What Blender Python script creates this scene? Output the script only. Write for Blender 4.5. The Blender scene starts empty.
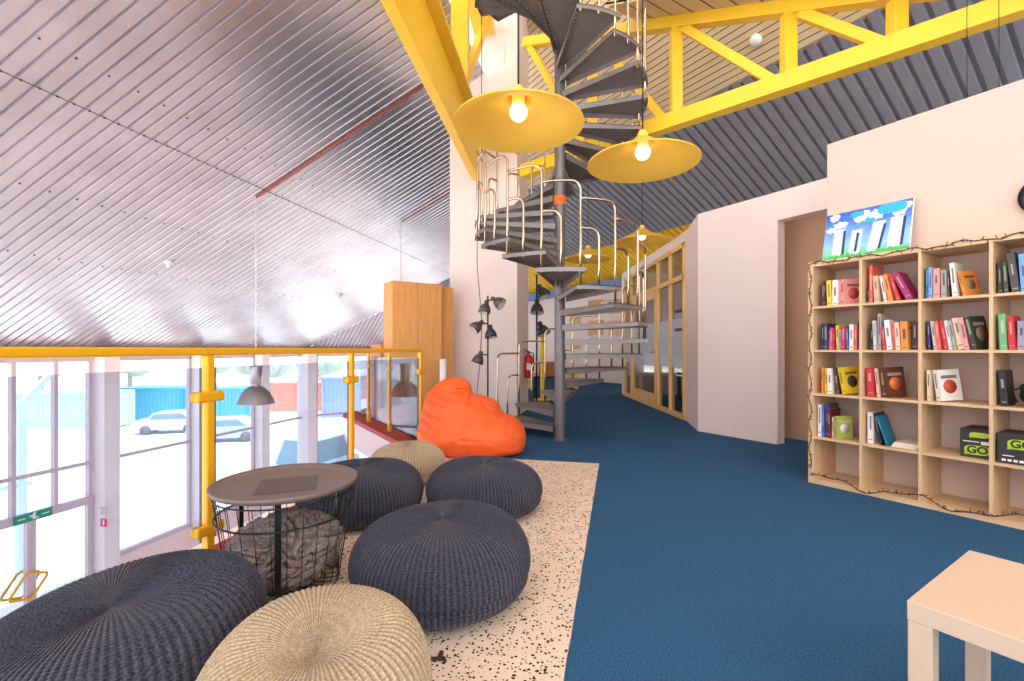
import bpy, bmesh, math, random
from math import pi, sin, cos, radians as R_, sqrt, atan2
from mathutils import Vector, Matrix, noise as mnoise

random.seed(7)
S = bpy.context.scene
COL = S.collection

# ------------------------------------------------------------------ camera, sky, exposure
cam_d = bpy.data.cameras.new('camera')
cam_d.sensor_width = 36.0
cam_d.lens = 470.0 / 1024.0 * 36.0
cam_d.shift_y = 9.0 / 1024.0
cam_d.clip_start = 0.05
cam_d.clip_end = 500
cam = bpy.data.objects.new('camera', cam_d)
COL.objects.link(cam)
cam.location = (0, 0, 1.1)
cam.rotation_euler = (pi / 2, 0, 0)
S.camera = cam

W = bpy.data.worlds.new('daylight')
S.world = W
W.use_nodes = True
bg = W.node_tree.nodes['Background']
bg.inputs[0].default_value = (1.0, 0.985, 0.98, 1)
bg.inputs[1].default_value = 3.0

sun_d = bpy.data.lights.new('sun', 'SUN')
sun_d.energy = 9.0
sun_d.angle = R_(3)
sun_d.color = (1.0, 0.97, 0.93)
sun = bpy.data.objects.new('sun', sun_d)
COL.objects.link(sun)
sun.rotation_euler = Vector((-0.32, 0.06, -0.94)).to_track_quat('-Z', 'Y').to_euler()

S.view_settings.view_transform = 'Standard'
S.view_settings.look = 'None'
S.view_settings.gamma = 1.0
S.view_settings.use_curve_mapping = False
S.view_settings.exposure = 0.0

# ------------------------------------------------------------------ grids of the building
D1 = Vector((0.2199, 0.9755, 0))        # along the balcony rail
M1 = Vector((-0.9755, 0.2199, 0))       # towards the window wall
D2 = Vector((-0.534, 0.8455, 0))        # along the bookcase wall
N2 = Vector((0.8455, 0.534, 0))         # into the bookcase wall
UP = Vector((0, 0, 1))

# ------------------------------------------------------------------ materials
def lin(c):
    out = []
    for v in c[:3]:
        v = v / 255.0
        out.append(v / 12.92 if v <= 0.04045 else ((v + 0.055) / 1.055) ** 2.4)
    return (out[0], out[1], out[2], 1.0)

MATS = {}
def mat(name, rgb, rough=0.6, metal=0.0, nscale=0.0, namt=0.12, bump=0.0, bscale=None, spec=0.5, coat=0.0, sheen=0.0):
    if name in MATS:
        return MATS[name]
    m = bpy.data.materials.new(name)
    m.use_nodes = True
    nt = m.node_tree
    b = nt.nodes['Principled BSDF']
    c = lin(rgb)
    b.inputs['Base Color'].default_value = c
    b.inputs['Roughness'].default_value = rough
    b.inputs['Metallic'].default_value = metal
    b.inputs['Specular IOR Level'].default_value = spec
    b.inputs['Coat Weight'].default_value = coat
    b.inputs['Sheen Weight'].default_value = sheen
    if nscale > 0:
        tc = nt.nodes.new('ShaderNodeTexCoord')
        nz = nt.nodes.new('ShaderNodeTexNoise')
        nz.inputs['Scale'].default_value = nscale
        nz.inputs['Detail'].default_value = 5
        nt.links.new(tc.outputs['Object'], nz.inputs['Vector'])
        rp = nt.nodes.new('ShaderNodeValToRGB')
        rp.color_ramp.elements[0].position = 0.3
        rp.color_ramp.elements[1].position = 0.7
        rp.color_ramp.elements[0].color = (c[0] * (1 - namt), c[1] * (1 - namt), c[2] * (1 - namt), 1)
        rp.color_ramp.elements[1].color = (min(1, c[0] * (1 + namt)), min(1, c[1] * (1 + namt)), min(1, c[2] * (1 + namt)), 1)
        nt.links.new(nz.outputs['Fac'], rp.inputs['Fac'])
        nt.links.new(rp.outputs['Color'], b.inputs['Base Color'])
        if bump > 0:
            bp = nt.nodes.new('ShaderNodeBump')
            bp.inputs['Strength'].default_value = bump
            bp.inputs['Distance'].default_value = 0.01
            if bscale:
                n2 = nt.nodes.new('ShaderNodeTexNoise')
                n2.inputs['Scale'].default_value = bscale
                nt.links.new(tc.outputs['Object'], n2.inputs['Vector'])
                nt.links.new(n2.outputs['Fac'], bp.inputs['Height'])
            else:
                nt.links.new(nz.outputs['Fac'], bp.inputs['Height'])
            nt.links.new(bp.outputs['Normal'], b.inputs['Normal'])
    MATS[name] = m
    return m

def mat_wood(name, rgb, amt=0.18, rough=0.5, axis=2, scale=6.0):
    m = mat(name, rgb, rough)
    nt = m.node_tree
    b = nt.nodes['Principled BSDF']
    tc = nt.nodes.new('ShaderNodeTexCoord')
    mp = nt.nodes.new('ShaderNodeMapping')
    sc = [scale * 6] * 3
    sc[axis] = scale * 0.4
    mp.inputs['Scale'].default_value = sc
    nz = nt.nodes.new('ShaderNodeTexNoise')
    nz.inputs['Scale'].default_value = 1.0
    nz.inputs['Detail'].default_value = 6
    nt.links.new(tc.outputs['Object'], mp.inputs['Vector'])
    nt.links.new(mp.outputs['Vector'], nz.inputs['Vector'])
    rp = nt.nodes.new('ShaderNodeValToRGB')
    c = lin(rgb)
    rp.color_ramp.elements[0].position = 0.3
    rp.color_ramp.elements[1].position = 0.7
    rp.color_ramp.elements[0].color = (c[0] * (1 - amt), c[1] * (1 - amt * 1.1), c[2] * (1 - amt * 1.3), 1)
    rp.color_ramp.elements[1].color = (min(1, c[0] * (1 + amt * .6)), min(1, c[1] * (1 + amt * .6)), min(1, c[2] * (1 + amt * .6)), 1)
    nt.links.new(nz.outputs['Fac'], rp.inputs['Fac'])
    nt.links.new(rp.outputs['Color'], b.inputs['Base Color'])
    return m

def mat_glass(name, tint=(235, 238, 245), ior=1.45, rough=0.0, frost=0.0, frost_rgb=(200, 200, 205)):
    m = bpy.data.materials.new(name)
    m.use_nodes = True
    nt = m.node_tree
    for n in list(nt.nodes):
        nt.nodes.remove(n)
    out = nt.nodes.new('ShaderNodeOutputMaterial')
    tr = nt.nodes.new('ShaderNodeBsdfTransparent')
    tr.inputs[0].default_value = lin(tint)
    gl = nt.nodes.new('ShaderNodeBsdfGlossy')
    gl.inputs['Roughness'].default_value = rough
    lw = nt.nodes.new('ShaderNodeLayerWeight')
    lw.inputs[0].default_value = 0.5
    pw = nt.nodes.new('ShaderNodeMath')
    pw.operation = 'POWER'
    nt.links.new(lw.outputs['Facing'], pw.inputs[0])
    pw.inputs[1].default_value = 5.0
    fr = nt.nodes.new('ShaderNodeMath')
    fr.operation = 'MULTIPLY_ADD'
    f0 = ((ior - 1) / (ior + 1)) ** 2
    nt.links.new(pw.outputs[0], fr.inputs[0])
    fr.inputs[1].default_value = 1 - f0
    fr.inputs[2].default_value = f0
    mx = nt.nodes.new('ShaderNodeMixShader')
    nt.links.new(fr.outputs[0], mx.inputs[0])
    nt.links.new(tr.outputs[0], mx.inputs[1])
    nt.links.new(gl.outputs[0], mx.inputs[2])
    last = mx
    if frost > 0:
        df = nt.nodes.new('ShaderNodeBsdfDiffuse')
        df.inputs[0].default_value = lin(frost_rgb)
        m2 = nt.nodes.new('ShaderNodeMixShader')
        m2.inputs[0].default_value = frost
        nt.links.new(mx.outputs[0], m2.inputs[1])
        nt.links.new(df.outputs[0], m2.inputs[2])
        last = m2
    nt.links.new(last.outputs[0], out.inputs[0])
    MATS[name] = m
    return m

def mat_emit(name, rgb, s):
    m = mat(name, rgb, 0.3)
    b = m.node_tree.nodes['Principled BSDF']
    b.inputs['Emission Color'].default_value = lin(rgb)
    b.inputs['Emission Strength'].default_value = s
    return m

def mat_knit(name, rgb_lo, rgb_hi, ribs):
    """knitted cover: stitches laid along meridians and rings of the pouf"""
    m = mat(name, rgb_hi, 0.9, spec=0.15, sheen=0.15)
    nt = m.node_tree
    b = nt.nodes['Principled BSDF']
    L = nt.links.new
    tc = nt.nodes.new('ShaderNodeTexCoord')
    sx = nt.nodes.new('ShaderNodeSeparateXYZ')
    L(tc.outputs['Object'], sx.inputs[0])
    def mth(op, a, b2=None):
        n = nt.nodes.new('ShaderNodeMath')
        n.operation = op
        for i, v in enumerate((a, b2)):
            if v is None:
                continue
            if isinstance(v, (int, float)):
                n.inputs[i].default_value = v
            else:
                L(v, n.inputs[i])
        return n.outputs[0]
    ang = mth('ARCTAN2', sx.outputs[1], sx.outputs[0])
    r = mth('SQRT', mth('ADD', mth('MULTIPLY', sx.outputs[0], sx.outputs[0]), mth('MULTIPLY', sx.outputs[1], sx.outputs[1])))
    s = mth('SUBTRACT', r, sx.outputs[2])
    a1 = mth('COSINE', mth('MULTIPLY', ang, ribs * 1.0))
    s1 = mth('SINE', mth('MULTIPLY', s, 420.0))
    h = mth('ADD', a1, mth('MULTIPLY', s1, 0.35))
    nz = nt.nodes.new('ShaderNodeTexNoise')
    nz.inputs['Scale'].default_value = 160
    nz.inputs['Detail'].default_value = 3
    L(tc.outputs['Object'], nz.inputs['Vector'])
    mixf = mth('ADD', mth('MULTIPLY', h, 0.10), nz.outputs['Fac'])
    rp = nt.nodes.new('ShaderNodeValToRGB')
    rp.color_ramp.elements[0].position = 0.3
    rp.color_ramp.elements[1].position = 0.75
    rp.color_ramp.elements[0].color = lin(rgb_lo)
    rp.color_ramp.elements[1].color = lin(rgb_hi)
    L(mixf, rp.inputs['Fac'])
    L(rp.outputs['Color'], b.inputs['Base Color'])
    bp = nt.nodes.new('ShaderNodeBump')
    bp.inputs['Strength'].default_value = 0.6
    bp.inputs['Distance'].default_value = 0.004
    L(h, bp.inputs['Height'])
    L(bp.outputs['Normal'], b.inputs['Normal'])
    return m

def mat_rug(name):
    """cream rug with dark flecks of several sizes"""
    m = mat(name, (236, 214, 195), 0.95, spec=0.1)
    nt = m.node_tree
    b = nt.nodes['Principled BSDF']
    L = nt.links.new
    tc = nt.nodes.new('ShaderNodeTexCoord')
    dn = nt.nodes.new('ShaderNodeTexNoise')
    dn.inputs['Scale'].default_value = 60
    L(tc.outputs['Object'], dn.inputs['Vector'])
    mixv = nt.nodes.new('ShaderNodeMix')
    mixv.data_type = 'VECTOR'
    mixv.inputs[0].default_value = 0.012
    L(tc.outputs['Object'], mixv.inputs[4])
    L(dn.outputs['Color'], mixv.inputs[5])
    vo = nt.nodes.new('ShaderNodeTexVoronoi')
    vo.inputs['Scale'].default_value = 72
    vo.inputs['Randomness'].default_value = 1.0
    L(mixv.outputs[1], vo.inputs['Vector'])
    sc = nt.nodes.new('ShaderNodeSeparateColor')
    L(vo.outputs['Color'], sc.inputs[0])
    # fleck radius varies cell by cell, some cells empty
    mr = nt.nodes.new('ShaderNodeMapRange')
    mr.inputs[1].default_value = 0.0
    mr.inputs[2].default_value = 1.0
    mr.inputs[3].default_value = 0.0
    mr.inputs[4].default_value = 0.5
    L(sc.outputs[0], mr.inputs[0])
    lt = nt.nodes.new('ShaderNodeMath')
    lt.operation = 'LESS_THAN'
    L(vo.outputs['Distance'], lt.inputs[0])
    L(mr.outputs[0], lt.inputs[1])
    nz = nt.nodes.new('ShaderNodeTexNoise')
    nz.inputs['Scale'].default_value = 9
    L(tc.outputs['Object'], nz.inputs['Vector'])
    base = nt.nodes.new('ShaderNodeValToRGB')
    base.color_ramp.elements[0].color = lin((226, 203, 184))
    base.color_ramp.elements[1].color = lin((244, 224, 206))
    L(nz.outputs['Fac'], base.inputs['Fac'])
    mix = nt.nodes.new('ShaderNodeMix')
    mix.data_type = 'RGBA'
    L(lt.outputs[0], mix.inputs[0])
    L(base.outputs['Color'], mix.inputs[6])
    mix.inputs[7].default_value = lin((66, 48, 42))
    L(mix.outputs[2], b.inputs['Base Color'])
    bp = nt.nodes.new('ShaderNodeBump')
    bp.inputs['Strength'].default_value = 0.4
    bp.inputs['Distance'].default_value = 0.01
    n3 = nt.nodes.new('ShaderNodeTexNoise')
    n3.inputs['Scale'].default_value = 180
    L(tc.outputs['Object'], n3.inputs['Vector'])
    L(n3.outputs['Fac'], bp.inputs['Height'])
    L(bp.outputs['Normal'], b.inputs['Normal'])
    return m

WALL = mat('white_plaster', (240, 223, 216), 0.85, nscale=1.2, namt=0.02, spec=0.2)
WALLR = mat('warm_plaster', (215, 193, 180), 0.85, nscale=1.2, namt=0.02, spec=0.2)
WALLB = mat('shaded_beige_plaster', (204, 168, 142), 0.85, spec=0.2)  # beige darkened so the colour carries the recess shade
CARPET = mat('blue_carpet', (52, 94, 132), 0.95, nscale=150, namt=0.45, bump=0.5, spec=0.1)
YELL = mat('yellow_paint', (252, 204, 50), 0.4, nscale=2, namt=0.04)
YELR = mat('rail_yellow_paint', (240, 178, 12), 0.38)
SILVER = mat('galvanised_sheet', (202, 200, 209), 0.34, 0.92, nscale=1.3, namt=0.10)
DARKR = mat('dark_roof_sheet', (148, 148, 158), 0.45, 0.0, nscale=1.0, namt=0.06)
YROOF = mat('yellow_roof_sheet', (248, 200, 40), 0.5)
SLAT = mat('beige_slat', (214, 190, 150), 0.6, nscale=3, namt=0.05)
GAP = mat('slat_gap', (44, 36, 32), 0.8)
STEEL = mat('stair_steel', (136, 128, 128), 0.42, 0.35, nscale=5, namt=0.10)
STEELT = mat('stair_post_steel', (118, 112, 114), 0.38, 0.4)
CHROME = mat('satin_tube', (206, 186, 160), 0.22, 1.0)
HOLEDOT = mat('hole_light_dot', (225, 220, 215), 0.35, 0.3)
FRAMEW = mat('white_frame', (236, 226, 226), 0.5)
FRAMEM = mat('mauve_frame', (206, 188, 194), 0.5)
PINK = mat('pink_spandrel', (246, 218, 212), 0.7)
RED = mat('red_kerb', (176, 62, 56), 0.6)
GLASS = mat_glass('rail_glass', (226, 230, 240), 1.5)
PANE = mat_glass('window_glass', (240, 245, 248), 1.35)
OGLASS = mat_glass('office_glass', (214, 214, 216), 1.45)
OFROST = mat_glass('frosted_band', (214, 214, 216), 1.45, frost=0.75, frost_rgb=(206, 212, 220))
OAK = mat_wood('bookcase_oak', (226, 190, 148), 0.14, 0.55, axis=0)
OAKV = mat_wood('bookcase_oak_upright', (226, 190, 148), 0.14, 0.55, axis=2)
BEECH = mat_wood('cabinet_beech', (226, 160, 92), 0.12, 0.5)
PINE = mat_wood('partition_pine', (246, 196, 124), 0.12, 0.5)
BLACKM = mat('black_metal', (36, 36, 40), 0.4, 0.4)
DGREY = mat('dark_grey_metal', (62, 58, 60), 0.4, 0.3)
INNERW = mat('lamp_inside_white', (230, 226, 220), 0.4)
KNITD = mat_knit('navy_knit', (28, 29, 38), (80, 81, 98), 104)
KNITK = mat_knit('khaki_knit', (150, 130, 104), (206, 184, 152), 84)
RUG = mat_rug('flecked_rug')
ORANGE = mat('orange_cover', (248, 104, 48), 0.5, nscale=6, namt=0.05, bump=0.15, bscale=14, spec=0.35)
TRAY = mat('taupe_tray', (122, 106, 100), 0.42)
REFLD = mat('dark_reflection', (98, 86, 82), 0.5)
BLANK = mat('grey_blanket', (150, 132, 126), 0.95, nscale=170, namt=0.7, bump=0.6, spec=0.1, sheen=0.2)
LACK = mat('table_lacquer', (220, 194, 170), 0.4, nscale=2, namt=0.015)
BULB = mat_emit('bulb_glow', (255, 238, 226), 4.0)
PALE = mat('pale_paving', (236, 232, 228), 0.9, nscale=0.3, namt=0.04)
LOWF = mat('lower_floor', (240, 222, 216), 0.4)
PAPER = mat('book_pages', (238, 226, 208), 0.8)
TWINE = mat('dark_twine', (74, 54, 42), 0.7)
WHITEP = mat('white_plastic', (238, 236, 234), 0.45)

def mat_lampshade():
    m = mat('yellow_shade', (255, 224, 104), 0.45)
    b = m.node_tree.nodes['Principled BSDF']
    out = m.node_tree.nodes['Material Output']
    t = m.node_tree.nodes.new('ShaderNodeBsdfTranslucent')
    t.inputs[0].default_value = lin((255, 228, 130))
    mx = m.node_tree.nodes.new('ShaderNodeMixShader')
    mx.inputs[0].default_value = 0.45
    m.node_tree.links.new(b.outputs[0], mx.inputs[1])
    m.node_tree.links.new(t.outputs[0], mx.inputs[2])
    m.node_tree.links.new(mx.outputs[0], out.inputs[0])
    return m
SHADE = mat_lampshade()

# ------------------------------------------------------------------ mesh builder
class MB:
    def __init__(s):
        s.v, s.f, s.mi, s.sm = [], [], [], []
        s.cur = 0
        s.smooth = False
    def _add(s, vs, fs):
        o = len(s.v)
        s.v += [tuple(p) for p in vs]
        for f in fs:
            s.f.append([i + o for i in f])
            s.mi.append(s.cur)
            s.sm.append(s.smooth)
    def box(s, c, d, rz=0.0, M=None):
        hx, hy, hz = d[0] / 2, d[1] / 2, d[2] / 2
        T = M if M is not None else Matrix.Rotation(rz, 3, 'Z')
        vs = []
        for x in (-hx, hx):
            for y in (-hy, hy):
                for z in (-hz, hz):
                    vs.append(Vector(c) + T @ Vector((x, y, z)))
        s._add(vs, [(0, 1, 3, 2), (4, 6, 7, 5), (0, 4, 5, 1), (2, 3, 7, 6), (0, 2, 6, 4), (1, 5, 7, 3)])
        return s
    def beam(s, p0, p1, w, h, up=UP):
        """box from p0 to p1; w across, h along 'up'"""
        p0, p1 = Vector(p0), Vector(p1)
        d = (p1 - p0)
        L = d.length
        d.normalize()
        side = d.cross(up)
        if side.length < 1e-5:
            side = d.cross(Vector((0, 1, 0)))
        side.normalize()
        u = side.cross(d).normalized()
        M = Matrix((d, side, u)).transposed()
        return s.box((p0 + p1) / 2, (L, w, h), M=M)
    def prism(s, pts, z0, z1):
        n = len(pts)
        vs = [(p[0], p[1], z0) for p in pts] + [(p[0], p[1], z1) for p in pts]
        fs = [list(range(n))[::-1], list(range(n, 2 * n))]
        for i in range(n):
            j = (i + 1) % n
            fs.append((i, j, n + j, n + i))
        s._add(vs, fs)
        return s
    def face(s, pts):
        s._add(pts, [list(range(len(pts)))])
        return s
    def tube(s, pts, r, seg=8, closed=False, caps=True):
        pts = [Vector(p) for p in pts]
        n = len(pts)
        rs = r if isinstance(r, (list, tuple)) else [r] * n
        ref = None
        vs, fs = [], []
        for i in range(n):
            if closed:
                t = pts[(i + 1) % n] - pts[i - 1]
            else:
                t = pts[min(i + 1, n - 1)] - pts[max(i - 1, 0)]
            if t.length < 1e-9:
                t = Vector((0, 0, 1))
            t.normalize()
            if ref is None:
                ref = Vector((0, 0, 1)) if abs(t.z) < 0.9 else Vector((1, 0, 0))
            a = ref - t * ref.dot(t)
            if a.length < 1e-6:
                a = t.orthogonal()
            a.normalize()
            ref = a
            b = t.cross(a)
            for k in range(seg):
                g = 2 * pi * k / seg
                vs.append(pts[i] + (a * cos(g) + b * sin(g)) * rs[i])
        rng = n if closed else n - 1
        for i in range(rng):
            j = (i + 1) % n
            for k in range(seg):
                l = (k + 1) % seg
                fs.append((i * seg + k, i * seg + l, j * seg + l, j * seg + k))
        if caps and not closed:
            fs.append(list(range(seg))[::-1])
            fs.append([(n - 1) * seg + k for k in range(seg)])
        o = s.smooth
        s.smooth = True
        s._add(vs, fs)
        s.smooth = o
        return s
    def lathe(s, prof, seg=32, c=(0, 0, 0), M=None, smooth=True):
        """prof: list of (r, z); r == 0 makes a pole"""
        vs, fs, idx = [], [], []
        T = M if M is not None else Matrix.Identity(3)
        C = Vector(c)
        for (r, z) in prof:
            if r < 1e-6:
                idx.append([len(vs)])
                vs.append(C + T @ Vector((0, 0, z)))
            else:
                ring = []
                for k in range(seg):
                    g = 2 * pi * k / seg
                    ring.append(len(vs))
                    vs.append(C + T @ Vector((r * cos(g), r * sin(g), z)))
                idx.append(ring)
        for a, b in zip(idx[:-1], idx[1:]):
            if len(a) == 1 and len(b) == 1:
                continue
            for k in range(seg):
                l = (k + 1) % seg
                if len(a) == 1:
                    fs.append((a[0], b[l], b[k]))
                elif len(b) == 1:
                    fs.append((a[k], a[l], b[0]))
                else:
                    fs.append((a[k], a[l], b[l], b[k]))
        o = s.smooth
        s.smooth = smooth
        s._add(vs, fs)
        s.smooth = o
        return s
    def cyl(s, p0, p1, r, seg=16):
        return s.tube([p0, p1], r, seg)
    def sphere(s, c, r, seg=16, rings=10, sc=(1, 1, 1)):
        prof = [(r * sin(pi * i / rings), -r * cos(pi * i / rings)) for i in range(rings + 1)]
        prof[0] = (0, -r)
        prof[-1] = (0, r)
        M = Matrix.Diagonal(Vector(sc))
        return s.lathe(prof, seg, c, M)
    def mesh(s, name, mats, normals=True):
        me = bpy.data.meshes.new(name)
        me.from_pydata(s.v, [], s.f)
        for m in (mats if isinstance(mats, (list, tuple)) else [mats]):
            me.materials.append(m)
        me.polygons.foreach_set('material_index', s.mi)
        me.polygons.foreach_set('use_smooth', s.sm)
        if normals:
            bm = bmesh.new()
            bm.from_mesh(me)
            bmesh.ops.recalc_face_normals(bm, faces=bm.faces)
            bm.to_mesh(me)
            bm.free()
        me.update()
        return me
    def build(s, name, mats, parent=None, loc=(0, 0, 0), rz=0.0, rot=None, bevel=0.0, kind=None, label=None, normals=True):
        o = bpy.data.objects.new(name, s.mesh(name, mats, normals))
        COL.objects.link(o)
        o.location = loc
        o.rotation_euler = rot if rot else (0, 0, rz)
        if parent is not None:
            o.parent = parent
        if bevel > 0:
            b = o.modifiers.new('bevel', 'BEVEL')
            b.width = bevel
            b.segments = 2
            b.limit_method = 'ANGLE'
            b.angle_limit = R_(40)
        if kind:
            o['kind'] = kind
        if label:
            o['label'] = label
        return o

def tag(o, label, cat, group=None):
    o['label'] = label
    o['category'] = cat
    if group:
        o['group'] = group
    return o

def thing(name, label, cat, loc=(0, 0, 0), rz=0.0, group=None):
    o = bpy.data.objects.new(name, None)
    COL.objects.link(o)
    o.location = loc
    o.rotation_euler = (0, 0, rz)
    o.empty_display_size = 0.1
    return tag(o, label, cat, group)

def copy_part(o, parent):
    c = o.copy()
    COL.objects.link(c)
    c.parent = parent
    return c

def dup(root, loc, rz, label, group=None):
    r = root.copy()
    COL.objects.link(r)
    r.location = loc
    r.rotation_euler = (0, 0, rz)
    r['label'] = label
    if group:
        r['group'] = group
    for ch in [o for o in bpy.data.objects if o.parent == root]:
        c = copy_part(ch, r)
        for g in [o for o in bpy.data.objects if o.parent == ch]:
            copy_part(g, c)
    return r

def V3(p, z):
    return Vector((p[0], p[1], z))

# ------------------------------------------------------------------ floor and slab
def railA(y):
    return Vector((-2.084 + 0.2 * y, y, 0))
P1, P2, P3 = railA(2.46), railA(3.84), railA(5.27)
E1 = P3 + D2 * 3.25          # far end of the second balcony side
slab = [railA(-4.0) + Vector((-.06, 0, 0)), P3 + Vector((-.06, .06, 0)), E1 + Vector((-.06, .02, 0)), Vector((-1.4, 21.5, 0)), Vector((2.0, 21.5, 0)), Vector((11, 9, 0)), Vector((11, -4, 0))]
MB().prism(slab, -0.03, 0.0).build('floor', CARPET, kind='structure')
MB().prism(slab, -0.5, -0.032).build('trim_1', WALL, kind='structure')
kb = MB()
kb.beam(railA(-4.0) + UP * -.03, P3 + UP * -.03, 0.16, 0.10)
kb.build('trim_2', RED, kind='structure')
kb = MB()
kb.beam(P3 + UP * -.015, E1 + UP * -.015, 0.24, 0.06)
kb.build('trim_3', RED, kind='structure')
# lower hall floor
lo = MB()
C_ = M1 * 11.4 + D1 * 15.5   # outer corner of the facade
E3 = Vector((0.75, 0.66, 0)).normalized()
lo.prism([M1 * 11.5 - D1 * 6, M1 * 11.5 + D1 * 15.5, C_ + E3 * 14, Vector((8, 18, 0)), Vector((8, -6, 0))], -4.7, -4.6)
lo.build('floor_lower', LOWF, kind='structure')

# ------------------------------------------------------------------ corrugated roofs
def corrugated(O, A, width, Rd, length, pitch, prof, segs=1):
    """sheet: O corner, A across the ribs, Rd down the ribs (unit); returns builder"""
    mb = MB()
    nrm = A.cross(Rd).normalized()
    if nrm.z < 0:
        nrm = -nrm
    xs = []
    k = 0
    while k * pitch < width:
        for (dx, h) in prof:
            xs.append((k * pitch + dx * pitch, h))
        k += 1
    vs, fs = [], []
    for (x, h) in xs:
        for j in range(segs + 1):
            vs.append(O + A * x + nrm * h + Rd * (length * j / segs))
    n = segs + 1
    for i in range(len(xs) - 1):
        for j in range(segs):
            fs.append((i * n + j, (i + 1) * n + j, (i + 1) * n + j + 1, i * n + j + 1))
    mb._add(vs, fs)
    return mb

K1 = 0.5
def roofz(p):
    return 1.13 + K1 * (11.4 - p.dot(M1))
rd1 = (M1 - UP * K1).normalized()
U_TOP = 2.19
PROF = [(0.0, 0), (0.70, 0), (0.76, 0.03), (0.90, 0.03), (0.97, 0)]
O1 = M1 * U_TOP + D1 * -3.0
O1.z = roofz(O1)
len1 = (11.55 - U_TOP) * sqrt(1 + K1 * K1)
m1 = corrugated(O1, D1, 27.0, rd1, len1, 0.16, PROF)
# valley plane (vertical, through the corner and a point seen beside the cabinet)
VP_ = Vector((-4.77, 17.55, 2.57))
vd = VP_ - V3(C_, 1.13)
vh = Vector((vd.x, vd.y, 0)).normalized()
vn = Vector((-vh.y, vh.x, 0))          # points away from camera
def cut(o, co, no):
    bm = bmesh.new()
    bm.from_mesh(o.data)
    bmesh.ops.bisect_plane(bm, geom=bm.verts[:] + bm.edges[:] + bm.faces[:], plane_co=co, plane_no=no, clear_outer=True)
    bm.to_mesh(o.data)
    bm.free()
r1 = m1.build('ceiling', SILVER, kind='structure', normals=False)
cut(r1, C_, vn)
# the next roof facet beyond the valley
g3 = Vector((-E3.y, E3.x, 0))
k3 = (2.57 - 1.13) / ((C_ - VP_).dot(g3))
rd3 = (g3 - UP * k3).normalized()
O3 = C_ + g3 * 0.1 - E3 * 1.0 + UP * (1.13 - 0.1 * k3)
m3 = corrugated(O3, E3, 16.0, -rd3, 9.0, 0.16, PROF)
r3 = m3.build('ceiling_far', SILVER, kind='structure', normals=False)
cut(r3, C_, -vn)
# sheet seams: rows of screws and the lap line
sc_ = MB()
nrm1 = D1.cross(rd1).normalized()
if nrm1.z > 0:
    nrm1 = -nrm1
for u in (5.95, 5.45, 7.3, 8.6):
    for k in range(160):
        if u != 5.95 and k % 2:
            continue
        p = M1 * u + D1 * (-3.0 + 0.16 * k + 0.02)
        if (p - C_).dot(vn) > -0.3:
            continue
        p.z = roofz(p)
        sc_.beam(p + nrm1 * 0.0, p + nrm1 * 0.012, 0.018, 0.018)
p0 = M1 * 5.95 + D1 * -3
p1_ = M1 * 5.95 + D1 * 14.0
p0.z = roofz(p0); p1_.z = roofz(p1_)
sc_.beam(p0 + nrm1 * .002, p1_ + nrm1 * .002, 0.008, 0.004, up=nrm1)
sc_.build('trim_4', mat('screw_dark', (70, 66, 70), 0.6), kind='structure')

# right hand roof: dark sheet, its eave strip painted yellow
ZR, NR, SR = 5.2, 6.74, 0.482
def darkz(q):
    return ZR - SR * (q - NR)
rdn = (N2 - UP * SR).normalized()
DPROF = [(0.0, 0), (0.60, 0), (0.70, 0.05), (0.88, 0.05), (0.98, 0)]
def slope_len(a, b):
    return (b - a) * sqrt(1 + SR * SR)
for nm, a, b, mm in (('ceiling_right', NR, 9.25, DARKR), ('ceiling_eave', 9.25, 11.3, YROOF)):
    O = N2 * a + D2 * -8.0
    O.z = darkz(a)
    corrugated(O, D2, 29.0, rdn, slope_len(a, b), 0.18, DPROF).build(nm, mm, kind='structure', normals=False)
# beige slatted lining rising from the roof's upper edge
S2 = 1.0
sl = MB()
rup = (-N2 + UP * S2).normalized()
nb = D2.cross(rup).normalized()
if nb.z > 0:
    nb = -nb
O = N2 * NR + UP * ZR
k = 0
d = 0.0
while d < 6.0:
    wdt = 0.082 if k % 4 else 0.07
    a = O + rup * (d + .012) + nb * 0.012
    sl.beam(a + rup * wdt / 2 + D2 * -6, a + rup * wdt / 2 + D2 * 11.5, wdt, 0.024, up=nb)
    d += wdt + 0.014
    k += 1
sl.build('ceiling_slats', SLAT, kind='structure')
MB().beam(O + D2 * -6 + UP * .045 + N2 * .03, O + D2 * 11.5 + UP * .045 + N2 * .03, .10, .10).build('trim_20', SLAT, kind='structure')
bk = MB()
bk.face([O + D2 * -6 - nb * .02, O + D2 * 11.5 - nb * .02, O + D2 * 11.5 + rup * 6.1 - nb * .02, O + D2 * -6 + rup * 6.1 - nb * .02])
bk.build('ceiling_backing', GAP, kind='structure')

# unseen cap added over the lantern to block the sun; its left side stays open to the daylight above the silver roof
MB().prism([(-3.2, -6), (9.5, -6), (9.5, 6), (3, 15), (-3.2, 15)], 8.6, 8.7).build('ceiling_sun_block', WALL, kind='structure')

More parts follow.
